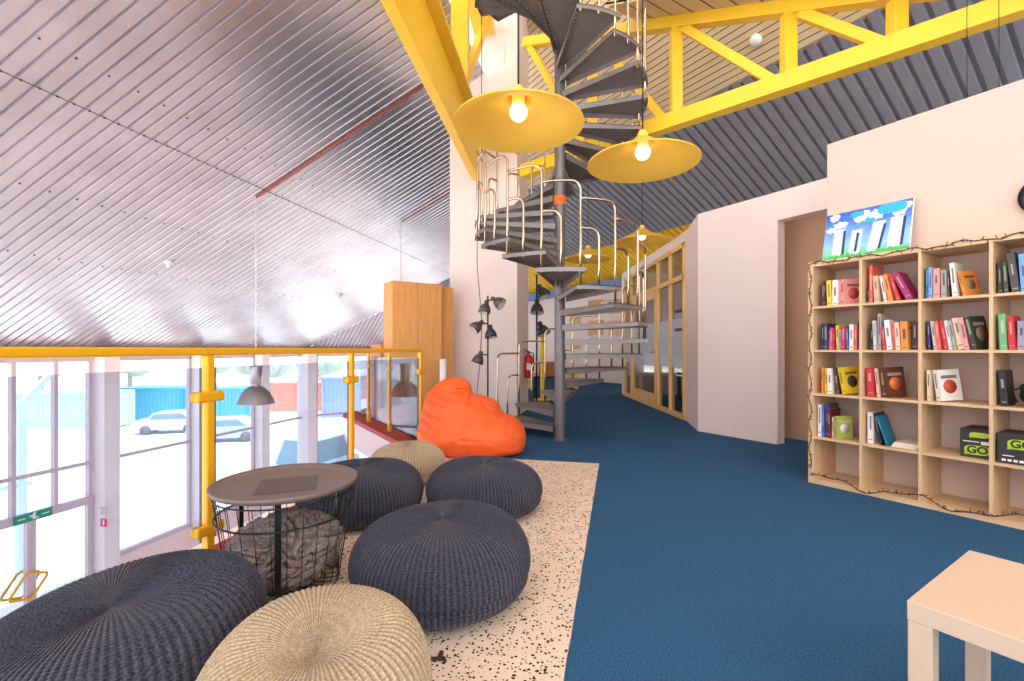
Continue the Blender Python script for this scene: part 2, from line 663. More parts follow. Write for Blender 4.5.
# ------------------------------------------------------------------ trusses
T0 = Vector((0.21, 7.63, 0))
TD = Vector((0.737, -0.675, 0)).normalized()
def tz(t):                       # centre height of the sloping chord
    return 6.07 - 0.34 * t
def tp(t, z):
    return V3(T0 + TD * t, z)
TN = Vector((TD.y, -TD.x, 0))
tr = thing('roof_truss', 'yellow steel roof truss crossing from the white column to the upper right', 'truss', T0)
def tpart(nm, p0, p1, w, h):
    return MB().beam(p0 - T0, p1 - T0, w, h).build(nm, YELL, tr, bevel=0.006)
tpart('bottom_chord', tp(-0.05, 3.99), tp(6.6, 3.99), 0.16, 0.19)
tpart('top_chord', tp(0.0, tz(0)), tp(6.0, tz(6.0)), 0.14, 0.14)
for t in (1.28, 2.52, 3.77, 4.68):
    tpart('post', tp(t, 4.08), tp(t, tz(t) - .06), 0.13, 0.12)
for a, b in ((0.12, 1.16), (1.36, 2.36), (2.62, 3.62), (3.88, 4.56)):
    tpart('diagonal', tp(a, tz(a) - .07), tp(b, 4.06), 0.10, 0.10)
# slatted ceiling on the near side of the truss, resting on its sloping chord
nc = MB()
nc.cur = 0
ntop = Vector((0, 0, 1))
w_ = 0.02
for k in range(17):
    t = 2.0 + k * 0.26
    for (a, b, hgt) in ((t + .014, t + .246, 0.0),):
        q = [V3(T0 + TD * a + N2 * .05, tz(a) + .075), V3(T0 + TD * b + N2 * .05, tz(b) + .075)]
        q += [q[1] - N2 * .62, q[0] - N2 * .62]
        top = [v + UP * .02 for v in q]
        nc._add(q + top, [(0, 1, 2, 3), (7, 6, 5, 4), (0, 4, 5, 1), (1, 5, 6, 2), (2, 6, 7, 3), (3, 7, 4, 0)])
nc.build('ceiling_near', SLAT, kind='structure')
nb2 = MB()
a, b = 1.98, 6.45
q = [V3(T0 + TD * a + N2 * .05, tz(a) + .11), V3(T0 + TD * b + N2 * .05, tz(b) + .11)]
q += [q[1] - N2 * .64, q[0] - N2 * .64]
nb2.face(q)
nb2.build('ceiling_near_backing', GAP, kind='structure')

# the truss on the left, running over the viewer
BA = Vector((-0.595, 7.80, 0))
BD = Vector((0.1, 1, 0)).normalized()
ta = thing('roof_truss', 'big yellow girder running overhead into the white column, left of the stair', 'truss', BA)
mb = MB().beam(UP * 4.22 - BD * 6.2, UP * 4.22, 0.12, 0.64)
mb.build('bottom_chord', YELL, ta, bevel=0.006)
BR = Vector((BD.y, -BD.x, 0))
MB().beam(UP * 4.56 - BD * 6.2 + BR * .06, UP * 4.56 + BR * .06, 0.26, 0.04).build('flange', YELL, ta)
MB().beam(UP * 6.42 - BD * 2.4 + BR * .14, UP * 6.42 + BR * .14, 0.34, 0.22).build('top_chord', YELL, ta, bevel=0.006)
MB().beam(Vector((.07, 0, 4.58)) - BD * 1.6, Vector((.07, 0, 6.6)) - BD * 1.6, 0.22, 0.2).build('post', YELL, ta, bevel=0.006)
MB().beam(Vector((0.02, 0, 4.6)) - BD * 1.35, Vector((0.16, 0, 6.25)) - BD * 0.25, 0.10, 0.12).build('diagonal', YELL, ta, bevel=0.004)
MB().beam(Vector((-.06, 0, 4.6)) - BD * 2.9, Vector((-.06, 0, 6.5)) - BD * 1.75, 0.10, 0.12).build('diagonal', YELL, ta, bevel=0.004)

# ------------------------------------------------------------------ white column
c0 = Vector((0.083, 7.77, 0))
cl = c0 + M1 * 1.172
mc = MB().prism([c0, cl, cl + D1 * 1.0, c0 + D1 * 1.0], 0, 7.2)
mc.build('wall_column', WALL, kind='structure')
MB().box((0, 0, 0), (.34, .012, .34)).build('trim_5', WALL, loc=c0 + M1 * .38 - D1 * .004 + UP * 6.0, rz=atan2(-M1.y, -M1.x), kind='structure', bevel=.004)

# ------------------------------------------------------------------ walls on the right
wl = Vector((2.77, 4.13, 0))
mw = MB()
mw.prism([wl, wl - D2 * 6.0, wl - D2 * 6.0 + N2 * .14, wl + N2 * .14], 0, 2.90)
mw.build('wall_bookcase', WALLR, kind='structure')
wc = Vector((3.08, 5.45, 0))
w2 = wc + D2 * 1.065
g0 = Vector((2.70, 7.30, 0))
MB().prism([wc, w2, g0, g0 + Vector((.15, 0, 0)), w2 + N2 * .13, wc + N2 * .15], 0, 2.93).build('wall_right', WALL, kind='structure')
we = wl + N2 * 0.96
MB().prism([wl + N2 * .14, wl + N2 * 1.1, wl + N2 * 1.1 - D2 * .14, wl + N2 * .14 - D2 * .14], 0, 2.9).build('wall_jamb', WALLR, kind='structure')
MB().prism([wc, wc + N2 * .15, we + N2 * .15 - D2 * .02, we - D2 * .02], 2.60, 2.93).build('wall_lintel', WALL, kind='structure')
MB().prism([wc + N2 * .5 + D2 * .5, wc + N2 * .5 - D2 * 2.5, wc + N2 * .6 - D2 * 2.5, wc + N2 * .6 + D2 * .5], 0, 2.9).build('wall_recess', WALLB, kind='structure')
MB().prism([wc + D2 * .01 - N2 * .012, w2 + D2 * -.01 - N2 * .012, w2 + D2 * -.01 - N2 * .001, wc + D2 * .01 - N2 * .001], 0, 0.06).build('baseboard_right', WALL, kind='structure')
# glazed office partition
gx, gy0, gy1 = 2.71, 7.30, 11.2
MB().box((gx + .05, (gy0 + gy1) / 2, 2.865), (.12, gy1 - gy0, .17)).build('wall_partition', WALL, kind='structure')
MB().prism([(gx - .01, gy1), (gx - .01, gy1 + .35), (gx + 4, gy1 + 1.2), (gx + 4, gy1 + .6), (gx + .13, gy1)], 0, 2.95).build('wall_partition_end', WALL, kind='structure')
MB().box((7.2, 10, 1.5), (.1, 9, 3)).build('wall_office', mat('office_wall', (206, 180, 140), .8), kind='structure')
def pine(nm, y0, y1, z0, z1, par, xw=.09, x=gx):
    return MB().box((0, (y0 + y1) / 2, (z0 + z1) / 2), (xw, y1 - y0, z1 - z0)).build(nm, PINE, par, loc=(x, 0, 0) if par is None else (0, 0, 0), bevel=.004)
def structure_root(name, loc, rz=0):
    o = bpy.data.objects.new(name, None)
    COL.objects.link(o)
    o.location = loc
    o.rotation_euler = (0, 0, rz)
    o['kind'] = 'structure'
    return o
part = structure_root('window_1', (gx, 0, 0))
for y in (gy0 + .03, 7.98, 10.55, gy1 - .04):
    pine('mullion', y - .03, y + .03, 0, 2.78, part)
for (z0, z1) in ((0, .08), (2.20, 2.28), (2.70, 2.78)):
    pine('transom', gy0, gy1, z0, z1, part)
for (ya, yb) in ((gy0 + .06, 7.95), (10.58, gy1 - .07)):
    MB().box((0, (ya + yb) / 2, .44), (.012, yb - ya, .72)).build('glass_pane', OGLASS, part)
    MB().box((0, (ya + yb) / 2, 1.2), (.012, yb - ya, .8)).build('frosted_band', OFROST, part, label='frosted glass band across the pane')
    MB().box((0, (ya + yb) / 2, 1.9), (.012, yb - ya, .6)).build('glass_pane', OGLASS, part)
for (ya, yb) in ((gy0 + .06, 7.95), (8.01, 8.6), (8.7, 9.5), (9.6, 10.52), (10.58, gy1 - .07)):
    MB().box((0, (ya + yb) / 2, 2.49), (.012, yb - ya, .42)).build('glass_pane', OGLASS, part)
MB().box((0, 8.65, 1.4), (.09, .06, 2.76)).build('mullion', PINE, part)
MB().box((0, 9.55, 2.49), (.09, .06, .42)).build('mullion', PINE, part)
MB().box((0, 8.31, .44), (.012, .6, .72)).build('glass_pane', OGLASS, part)
MB().box((0, 8.31, 1.2), (.012, .6, .8)).build('frosted_band', OFROST, part)
MB().box((0, 8.31, 1.9), (.012, .6, .6)).build('glass_pane', OGLASS, part)
dr = structure_root('door_1', (gx, 8.72, 0))
dl = MB()
for (y, w) in ((.07, .14), (1.73, .14)):
    dl.box((0, y, 1.12), (.06, w, 2.16))
dl.box((0, .9, .15), (.06, 1.6, .22)); dl.box((0, .9, 2.13), (.06, 1.6, .14))
dl.build('door_frame', PINE, dr, bevel=.004)
MB().box((0, .9, .52), (.012, 1.52, .52)).build('glass_pane', OGLASS, dr)
MB().box((0, .9, 1.19), (.012, 1.52, .82)).build('frosted_band', OFROST, dr)
MB().box((0, .9, 1.83), (.012, 1.52, .46)).build('glass_pane', OGLASS, dr)
hd = MB()
hd.cyl((-.03, .08, 1.05), (-.08, .08, 1.05), .011)
hd.cyl((-.08, .08, 1.05), (-.08, .22, 1.05), .010)
hd.build('door_handle', CHROME, dr)
# notices on the office glass
for (y, z, w, h, c, nm) in ((8.02, 1.55, .16, .26, (246, 190, 200), 'pink'), (7.62, 1.72, .34, .05, (40, 40, 44), 'upper black'), (7.62, 1.42, .34, .05, (40, 40, 44), 'lower black')):
    o = MB().box((0, 0, 0), (.006, w, h)).build('glass_sticker', mat('sticker_' + nm.replace(' ', '_'), c, .6), loc=(gx - .012, y, z))
    tag(o, {'pink': 'pink notice stuck on the glazed office partition', 'upper black': 'upper black strip stuck on the office glass', 'lower black': 'lower black strip stuck on the office glass'}[nm], 'sticker')
# office table seen through the glass
ot = thing('office_table', 'pale table standing behind the glazed office partition', 'table', (4.4, 9.0, 0))
MB().box((0, 0, .73), (1.6, 3.0, .04)).build('tabletop', LACK, ot, bevel=.004)
for sx_ in (-.7, .7):
    for sy_ in (-1.4, 1.4):
        MB().box((sx_, sy_, .355), (.06, .06, .71)).build('leg', BLACKM, ot)

# ------------------------------------------------------------------ far wall
fw = Vector((3.0, 16.0, 0))
MB().prism([fw + D2 * 7, fw - D2 * 3, fw - D2 * 3 + N2 * .2, fw + D2 * 7 + N2 * .2], 0, 3.25).build('wall_far', WALL, kind='structure')
MB().beam(fw + D2 * 7 - N2 * .5 + UP * 3.16, fw - D2 * 3 - N2 * .5 + UP * 3.16, .25, .26).build('trim_6', mat('blue_beam', (110, 136, 190), .5), kind='structure')
posters = [(0.2, 2.55, .7, .5), (0.2, 1.85, .7, .5), (-.75, 2.5, .6, .45), (-.75, 1.8, .6, .5), (1.3, 2.2, .55, .4), (1.3, 1.3, .5, .35)]
pn = ['upper middle', 'lower middle', 'upper right', 'lower right', 'upper left', 'lower left']
for (s_, z, w, h), n_ in zip(posters, pn):
    c = fw + D2 * s_ - N2 * .03
    o = MB().box((0, 0, 0), (w, .03, h)).build('pin_board', mat('board_' + n_.replace(' ', '_'), random.choice([(226, 176, 130), (214, 160, 118), (236, 196, 160)]), .8), loc=(c.x, c.y, z), rz=atan2(-D2.y, -D2.x))
    tag(o, 'tan pinned board on the far white wall, %s of six seen through the stair' % n_, 'board', 'boards on the far wall')
# yellow bench, box and post near the far wall
bn = thing('bench', 'low yellow bench on the blue carpet beyond the stair', 'bench', (1.15, 13.2, 0), .1)
MB().box((0, 0, .42), (1.5, .4, .06)).build('seat', YELL, bn, bevel=.01)
for sx_ in (-.65, .65):
    MB().box((sx_, 0, .195), (.06, .36, .39)).build('leg', YELL, bn)
bx_ = thing('crate', 'brown wooden crate on a dark side table beyond the stair', 'crate', (.78, 10.6, .5))
MB().box((0, 0, .15), (.36, .3, .3)).build('crate_body', mat_wood('crate_wood', (176, 106, 60)), bx_, bevel=.006)
MB().box((0, 0, .31), (.38, .32, .03)).build('lid', mat_wood('crate_lid', (190, 122, 72)), bx_, bevel=.004)
sd = thing('side_table', 'dark side table carrying a brown crate beyond the stair', 'table', (.78, 10.6, 0))
MB().box((0, 0, .485), (.6, .45, .03)).build('tabletop', BLACKM, sd)
for sx_ in (-.26, .26):
    for sy_ in (-.19, .19):
        MB().box((sx_, sy_, .235), (.03, .03, .47)).build('leg', BLACKM, sd)
yp = thing('coat_post', 'upright yellow post standing beside the second work lamp stand', 'post', (.66, 10.2, 0))
MB().lathe([(0, 0), (.17, 0), (.17, .03), (0, .03)], 24).build('base', YELL, yp)
MB().lathe([(.045, .03), (.045, 1.5), (0, 1.52)], 16).build('pole', YELL, yp)

# ------------------------------------------------------------------ facade: window wall of the lower hall
RZ1 = atan2(D1.y, D1.x)
wall_o = M1 * 11.4
def wpt(w, u=0.0):
    return wall_o + D1 * w - M1 * u
TOPZ, SILL, TRZ = 0.93, -3.72, -1.40
wn = 2
def facade_bay(origin, dirv, rz, w0, w1, sill, name, bars=()):
    """one glazed bay; local x along the wall"""
    o = structure_root(name, origin + dirv * w0, rz)
    L = w1 - w0
    f = MB()
    f.box((L / 2, 0, TOPZ - .04), (L, .10, .10))
    f.box((L / 2, 0, TRZ), (L, .09, .07))
    f.box((L / 2, 0, sill + .04), (L, .16, .09))
    for x in (0.03, L - .03) + tuple(bars):
        f.box((x, 0, (TOPZ + sill) / 2), (.06, .10, TOPZ - sill))
    f.build('window_frame', FRAMEM, o)
    MB().box((L / 2, 0, (TOPZ + sill) / 2), (L, .01, TOPZ - sill)).build('window_pane', PANE, o)
    return o
cols_w = [8.32, 10.75, 13.05, 15.4]
for a, b in zip(cols_w[:-1], cols_w[1:]):
    facade_bay(wall_o, D1, RZ1, a + .17, b - .17, SILL, 'window_%d' % wn)
    wn += 1
facade_bay(wall_o, D1, RZ1, 3.4, 5.8, SILL, 'window_%d' % wn); wn += 1
RZ3 = atan2(E3.y, E3.x)
for a, b in ((0.35, 2.9), (3.3, 5.9), (6.3, 8.9), (9.3, 12.0)):
    facade_bay(C_, E3, RZ3, a, b, SILL, 'window_%d' % wn); wn += 1
tn = 7
for i, w in enumerate([5.95] + cols_w):
    mcol = MB()
    p = wpt(w, .10)
    mcol.box((0, 0, (1.05 - 4.6) / 2), (.34 if i < 4 else .5, .46, 1.05 + 4.6))
    mcol.build('trim_%d' % tn, FRAMEW if i != 1 else FRAMEW, loc=p, rz=RZ1, kind='structure', bevel=.01); tn += 1
for w in (3.1, 6.1, 9.1):
    p = C_ + E3 * w
    MB().box((0, 0, (1.05 - 4.6) / 2), (.36, .4, 5.65)).build('trim_%d' % tn, FRAMEM, loc=p, rz=RZ3, kind='structure', bevel=.01); tn += 1
# fascia under the eave and spandrel under the sills
MB().beam(wpt(-6) + UP * 1.0, wpt(15.6) + UP * 1.0, .22, .14).build('trim_%d' % tn, PINK, kind='structure'); tn += 1
MB().beam(C_ + UP * 1.0, C_ + E3 * 13 + UP * 1.0, .22, .14).build('trim_%d' % tn, PINK, kind='structure'); tn += 1
MB().beam(wpt(8.4) + UP * -4.16, wpt(15.6) + UP * -4.16, .16, .88).build('wall_spandrel', PINK, kind='structure')
MB().beam(C_ + UP * -4.16, C_ + E3 * 13 + UP * -4.16, .16, .88).build('wall_spandrel_far', PINK, kind='structure')
# entrance doors
DZ = -2.22
ed = structure_root('door_2', wall_o + D1 * 6.12, RZ1)
L = 8.12 - 6.12
f = MB()
f.box((L / 2, 0, TOPZ - .04), (L, .10, .10)); f.box((L / 2, 0, TRZ), (L, .09, .07)); f.box((L / 2, 0, DZ), (L, .14, .16))
for x in (.03, .60, 1.30, L - .05):
    f.box((x, 0, (TOPZ + DZ) / 2), (.07 if x < 2 else .1, .11, TOPZ - DZ))
for x in (.03, .86, L - .05):
    f.box((x, 0, (DZ - 4.6) / 2), (.10, .1, DZ + 4.6))
f.box((.92, -.02, (DZ - 4.6) / 2), (.07, .07, DZ + 4.6))
f.box((L / 2, 0, -4.5), (L, .1, .2))
f.build('door_frame', FRAMEM, ed)
MB().box((L / 2, 0, (TOPZ - 4.6) / 2), (L, .01, TOPZ + 4.6)).build('door_pane', PANE, ed)
for yo, xo in ((-.10, .80), (.12, .80)):
    s_ = .27
    lp = []
    for (x, z) in ((-.02, s_), (s_ * 1.25, s_ * .45), (.05, -s_), (-s_ * 1.2, -s_ * .55)):
        lp.append(Vector((xo + x, yo, -3.55 + z)))
    pts = []
    for i in range(4):
        a, b = lp[i], lp[(i + 1) % 4]
        pts += [a.lerp(b, .1), a.lerp(b, .5), a.lerp(b, .9)]
    MB().tube(pts, .026, 8, closed=True).build('pull_handle', YELR, ed, label='yellow loop pull handle')
ex = thing('exit_sign', 'green exit sign with a white running figure over the entrance doors', 'sign', wall_o + D1 * 7.0 - M1 * .10 + UP * (DZ + .02), RZ1)
MB().box((0, 0, 0), (.62, .03, .17)).build('sign_plate', mat('exit_green', (0, 150, 110), .5), ex)
pg = MB()
pg.box((.0, -.018, 0), (.05, .004, .10)); pg.box((-.05, -.018, .015), (.05, .004, .03), M=Matrix.Rotation(.5, 3, 'Y')); pg.sphere((.01, -.018, .065), .02, 8, 6); pg.box((.05, -.018, -.04), (.06, .004, .025), M=Matrix.Rotation(-.6, 3, 'Y'))
pg.box((-.2, -.018, 0), (.12, .004, .02)); pg.box((.2, -.018, 0), (.12, .004, .02))
pg.build('pictogram', WHITEP, ex)
fs_ = thing('fire_sign', 'small red fire safety sign on the white facade column', 'sign', wpt(8.32, .34) - D1 * .19 + UP * -2.72, 0)
MB().box((0, 0, 0), (.012, .17, .17), rz=RZ1).build('sign_plate', mat('sign_red', (214, 40, 50), .5), fs_)
MB().box((0, 0, 0), (.016, .04, .11), rz=RZ1).build('pictogram', WHITEP, fs_)
MB().box((0, 0, .26), (.012, .16, .16), rz=RZ1).build('notice', mat('notice_grey', (190, 190, 188), .6), fs_)

# ------------------------------------------------------------------ outside
MB().prism([(-140, -40), (-140, 140), (60, 140), (60, 24), tuple((C_ + E3 * 14)[:2]), tuple((C_ + M1 * .1)[:2]), tuple((M1 * 11.6 - D1 * 6)[:2]), (-14, -40)], -4.9, -4.7).build('ground', PALE, kind='structure')
def container(px, Y, wid, rgb, nm, label, rz=.05, ht=2.7, dep=2.4):
    X = (px - 512) / 470.0 * Y
    o = thing('shipping_container', label, 'container', (X, Y, -4.7), rz, 'containers across the yard')
    cm = mat('container_' + nm, rgb, .5)  # colours paled to imitate overexposure in the bright yard
    b = MB()
    n = int(wid / .3)
    pts = []
    for i in range(n):
        x0 = -wid / 2 + i * wid / n
        pts += [(x0, 0), (x0 + wid / n * .4, 0), (x0 + wid / n * .5, .05), (x0 + wid / n * .9, .05)]
    pts += [(wid / 2, 0), (wid / 2, dep), (-wid / 2, dep)]
    b.prism(pts, .1, ht)
    b.build('container_body', cm, o)
    fr = MB()
    for x in (-wid / 2, wid / 2):
        fr.box((x, -.02, ht / 2), (.14, .14, ht))
    fr.box((0, -.02, ht - .07), (wid, .14, .14)); fr.box((0, -.02, .1), (wid, .14, .18))
    fr.build('container_frame', cm, o)
    return o
container(160, 38, 6.4, (70, 176, 198), 'turquoise', 'turquoise shipping container seen through the first tall window bay')
container(237, 38, 3.0, (80, 184, 196), 'teal', 'narrow teal container behind the hanging dome lamp')
container(292, 44, 5.5, (244, 160, 130), 'orange', 'orange shipping container across the yard')
container(338, 40, 2.6, (150, 176, 220), 'blue', 'blue container near the facade corner', ht=3.4)
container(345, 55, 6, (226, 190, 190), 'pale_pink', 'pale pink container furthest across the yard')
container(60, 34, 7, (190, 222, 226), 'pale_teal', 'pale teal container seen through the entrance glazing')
def car(px, Y, rgb, nm, label, rz, name='car', sc=1.0, tall=0.0):
    X = (px - 512) / 470.0 * Y
    o = thing(name, label, name, (X, Y, -4.7), rz)
    cm = mat('paint_' + nm, rgb, .3)
    L = 4.2 * sc
    prof = [(-L / 2, .3), (-L / 2, .8), (-L * .46, .95), (-L * .30, 1.0), (-L * .2, 1.45 + tall), (L * .2 + tall * .5, 1.5 + tall), (L * .36 + tall * .25, 1.0), (L * .5, .9), (L * .5, .3)]
    b = MB()
    n = len(prof)
    vs = [(x, -.85, z) for x, z in prof] + [(x, .85, z) for x, z in prof]
    b._add(vs, [list(range(n)), list(range(n, 2 * n))[::-1]] + [(i, (i + 1) % n, n + (i + 1) % n, n + i) for i in range(n)])
    b.build('car_body', cm, o, bevel=.05)
    g = MB()
    for s_ in (-1, 1):
        g._add([(-L * .26, s_ * .86, 1.02), (-L * .18, s_ * .86, 1.38 + tall), (L * .18 + tall * .4, s_ * .86, 1.42 + tall), (L * .31 + tall * .2, s_ * .86, 1.02)], [(0, 1, 2, 3)])
    g._add([(-L * .305, -.7, 1.04), (-L * .305, .7, 1.04), (-L * .205, .66, 1.42 + tall), (-L * .205, -.66, 1.42 + tall)], [(0, 1, 2, 3)])
    g.build('car_windows', mat('car_glass', (120, 150, 165), .1), o)
    for sx_ in (-.3, .3):
        for s_ in (-1, 1):
            MB().cyl((L * sx_, s_ * .7, .32), (L * sx_, s_ * .9, .32), .32, 16).build('wheel', mat('tyre', (120, 116, 118), .8), o)
    return o
car(172, 33, (214, 220, 228), 'silver', 'silver car parked before the turquoise container', .3)
car(228, 30, (186, 200, 220), 'steel', 'pale blue car parked left of the hanging dome lamp', .25)
van = car(312, 20.5, (190, 225, 240), 'lightblue', 'light blue van with an orange beacon parked outside the facade corner', 1.2, 'van', 1.0, .55)
MB().lathe([(0, 0), (.12, 0), (.1, .1), (0, .12)], 12).build('beacon', mat('beacon_orange', (255, 160, 30), .4), van, loc=(0, 0, 2.04))
# canopy frame outside the entrance
cp = thing('entrance_canopy', 'pale steel canopy frame standing outside the entrance doors', 'canopy', wall_o + D1 * 7.2 + M1 * 2.4 + UP * -4.7, RZ1)
PBL = mat('pale_blue_steel', (205, 228, 236), .5)
for x in (-1.3, 1.1):
    MB().box((x, 0, 2.3), (.16, .16, 4.6)).build('post', PBL, cp)
    MB().beam((x, 0, 4.5), (x + 1.1, 0, 5.75), .12, .12).build('brace', PBL, cp)
MB().box((0, 0, 2.6), (2.6, .1, .1)).build('cross_bar', PBL, cp)
# pale tree line
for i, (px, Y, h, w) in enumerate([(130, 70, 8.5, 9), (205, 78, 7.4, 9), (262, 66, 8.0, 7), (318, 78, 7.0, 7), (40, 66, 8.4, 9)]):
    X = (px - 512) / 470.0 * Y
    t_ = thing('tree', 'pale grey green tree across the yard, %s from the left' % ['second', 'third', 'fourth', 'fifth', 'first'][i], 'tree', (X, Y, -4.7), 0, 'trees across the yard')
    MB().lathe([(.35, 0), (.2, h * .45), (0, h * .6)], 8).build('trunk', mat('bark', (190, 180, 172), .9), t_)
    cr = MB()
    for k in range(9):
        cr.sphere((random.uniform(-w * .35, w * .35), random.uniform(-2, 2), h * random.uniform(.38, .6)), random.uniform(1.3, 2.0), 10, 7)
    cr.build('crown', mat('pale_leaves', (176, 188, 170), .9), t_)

# ------------------------------------------------------------------ railings
def railing(name, label, A, B, posts, panels, rz, z_top=1.09):
    d = (B - A).normalized()
    if not rz:
        A = A + d * .04
    o = thing(name, label, 'railing', A)
    d = (B - A)
    L = d.length
    d.normalize()
    MB().beam(UP * z_top, d * L + UP * z_top, .05, .04).build('top_rail', YELR, o, bevel=.008)
    for s_ in posts:
        MB().beam(d * s_ + UP * .02, d * s_ + UP * (z_top - .02), .045, .045, up=d).build('post', YELR, o, bevel=.006)
        for z in (.163, .854):
            if rz:
                MB().beam(d * (s_ - .085) + UP * z, d * (s_ + .085) + UP * z, .055, .055).build('clamp', YELR, o, bevel=.01)
            else:
                MB().beam(d * (s_ - .06) + UP * z, d * (s_ + .06) + UP * z, .05, .05).build('clamp', YELR, o, bevel=.01)
    for (a, b) in panels:
        MB().beam(d * a + UP * .555, d * b + UP * .555, .010, .90).build('glass_panel', GLASS, o)
        for q in (a, b):
            MB().beam(d * q + UP * .105, d * q + UP * 1.005, .012, .003, up=d).build('panel_edge', mat('glass_edge', (96, 84, 100), .2), o)
    return o
A0 = railA(-3.2)
sP = [(railA(y) - A0).length for y in (-1.7, -0.3, 1.08, 2.46, 3.84, 5.27)]
railing('glass_railing', 'long yellow railing with clear glass panels along the balcony edge on the left', A0, P3, sP, [(a + .045, b - .045) for a, b in zip(sP[:-1], sP[1:])], 1)
sB = [1.05, 2.05, 3.15]
railing('glass_railing', 'shorter yellow glass railing turning away behind the corner post beside the cabinet', P3, E1, sB, [(a + .04, b - .04) for a, b in zip([0.0] + sB[:-1], sB)], 0)

# ------------------------------------------------------------------ lamp above the void
def dome_lamp(loc, z_roof, label):
    o = thing('dome_pendant', label, 'lamp', loc)
    pr = [(.0, .66), (.10, .66), (.105, .64), (.10, .36), (.085, .35), (.085, .31), (.13, .29), (.215, .20), (.27, .09), (.30, .02), (.31, .0), (.295, .0), (.26, .08), (.20, .19), (.12, .27), (0, .28)]
    MB().lathe(pr, 40).build('shade', mat('brushed_aluminium', (190, 184, 182), .35, .8), o)
    MB().sphere((0, 0, .14), .07, 14, 8).build('bulb', INNERW, o)
    MB().tube([(0, 0, .66), (0, 0, z_roof - loc[2])], .009, 6).build('cord', WHITEP, o)
    return o
LX, LY = -0.5447 * 8.17, 8.17
zr = roofz(Vector((LX, LY, 0)))
dome_lamp((LX, LY, 0.155), zr - .02, 'grey metal dome pendant hanging over the void before the bright windows')
L2 = Vector((-.2362 * 11.5, 11.5, 0))
dome_lamp((L2.x, L2.y, 0.155), roofz(L2) - .02, 'grey dome pendant hanging behind the tall wooden cabinet')
for (p, ln, lb) in ((Vector((LX, LY, 0)), 2.9, 'red conduit running up the silver roof from the white lamp cord'), (L2, 1.6, 'red conduit running up the silver roof above the wooden cabinet')):
    q0 = V3(p, roofz(p))
    q1 = q0 - rd1 * ln * 1.2
    o = MB().tube([q0 + nrm1 * .02, q1 + nrm1 * .02], .016, 8).build('conduit', mat('red_conduit', (158, 74, 58), .5))
    tag(o, lb, 'pipe')
for (px, py, lb) in ((168, 262, 'left'), (340, 295, 'right')):
    r_, zz = (px - 512) / 470.0, (349.5 - py) / 470.0
    uu = r_ * M1.x + M1.y
    Y = (1.13 + K1 * 11.4 - 1.1) / (zz + K1 * uu)
    o = MB().lathe([(0, .04), (.07, .04), (.07, -.02), (.03, -.05), (.03, -.1), (0, -.1)], 14).build('sprinkler', WHITEP, loc=(r_ * Y, Y, 1.1 + zz * Y))
    tag(o, 'small white sprinkler head on the silver roof, %s of the two' % lb, 'sprinkler', 'roof sprinklers')

# ------------------------------------------------------------------ spiral staircase
SX, SY = 0.58, 5.71
st = thing('spiral_staircase', 'dark steel spiral staircase with looped metal tube railings round a central post', 'staircase', (SX, SY, 0))
RISE, STEP, RO = 0.175, R_(22.5), 1.03
NTR = 33
def th(i):
    return R_(-95) - STEP * (i - 11)
pl = MB()
prof = [(0, 0), (.085, 0), (.085, .012), (.064, .014)]
for i in range(1, NTR):
    z = i * RISE
    prof += [(.064, z - .004), (.061, z - .003), (.061, z), (.064, z + .001)]
prof += [(.064, 5.8), (0, 5.8)]
pl.lathe(prof, 48, smooth=False)
pl.build('pole', STEELT, st)
tb = MB()
hw = R_(14)
arc = [(RO * cos(-hw + 2 * hw * k / 6), RO * sin(-hw + 2 * hw * k / 6)) for k in range(7)]
outl = [(.055, -.065)] + arc + [(.055, .065)]
tb.prism(outl, -.008, 0)
for sgn in (-1, 1):                                   # turned-down lips along both edges
    a = Vector((.055, sgn * .065, 0))
    b = Vector((RO * cos(hw), sgn * RO * sin(hw), 0))
    nn = Vector((-(b - a).y, (b - a).x, 0)).normalized() * (-sgn) * .006
    tb._add([a, b, b + nn, a + nn, a - UP * .075, b - UP * .045, b + nn - UP * .045, a + nn - UP * .075], [(0, 1, 2, 3), (4, 7, 6, 5), (0, 4, 5, 1), (2, 6, 7, 3), (0, 3, 7, 4), (1, 5, 6, 2)])
for k in range(6):                                    # outer lip
    a, b = Vector(arc[k] + (0,)), Vector(arc[k + 1] + (0,))
    tb._add([a, b, b - UP * .045, a - UP * .045], [(0, 1, 2, 3)])
tb.cur = 1  # bright dots imitating light through holes along the tread edge
for k in range(13):
    f_ = .12 + .83 * k / 12
    a = Vector((.055, -.065, 0)).lerp(Vector((RO * cos(hw), -RO * sin(hw), 0)), f_)
    nn = Vector((0, 1, 0))
    tb.sphere(a + nn * .035 - UP * .010, .0065, 6, 4)
tread0 = tb.build('tread', [STEEL, HOLEDOT], st)
def arcpts(a0, a1, z, n):
    return [(cos(a0 + (a1 - a0) * k / n) * 1.0, sin(a0 + (a1 - a0) * k / n) * 1.0, z) for k in range(n + 1)]
def loop_path(h, span, drop):
    """vertical from -drop to h at angle 0, bend, then round the circle to angle -span"""
    br = .09
    pts = [(1.0, 0, -drop), (1.0, 0, (h - br - drop) * .5), (1.0, 0, h - br)]
    for k in range(1, 5):
        g = pi / 2 * k / 4
        aa = -br * (1 - cos(g))
        pts.append((cos(aa), sin(aa), h - br + br * sin(g)))
    pts += arcpts(-br, -span, h, 5)[1:]
    return pts
tall0 = MB().tube(loop_path(.87, STEP, RISE + .05), .0135, 8).build('tall_baluster', CHROME, st)
short0 = MB().tube(loop_path(.57, STEP / 2, .05), .0135, 8).build('short_baluster', CHROME, st)
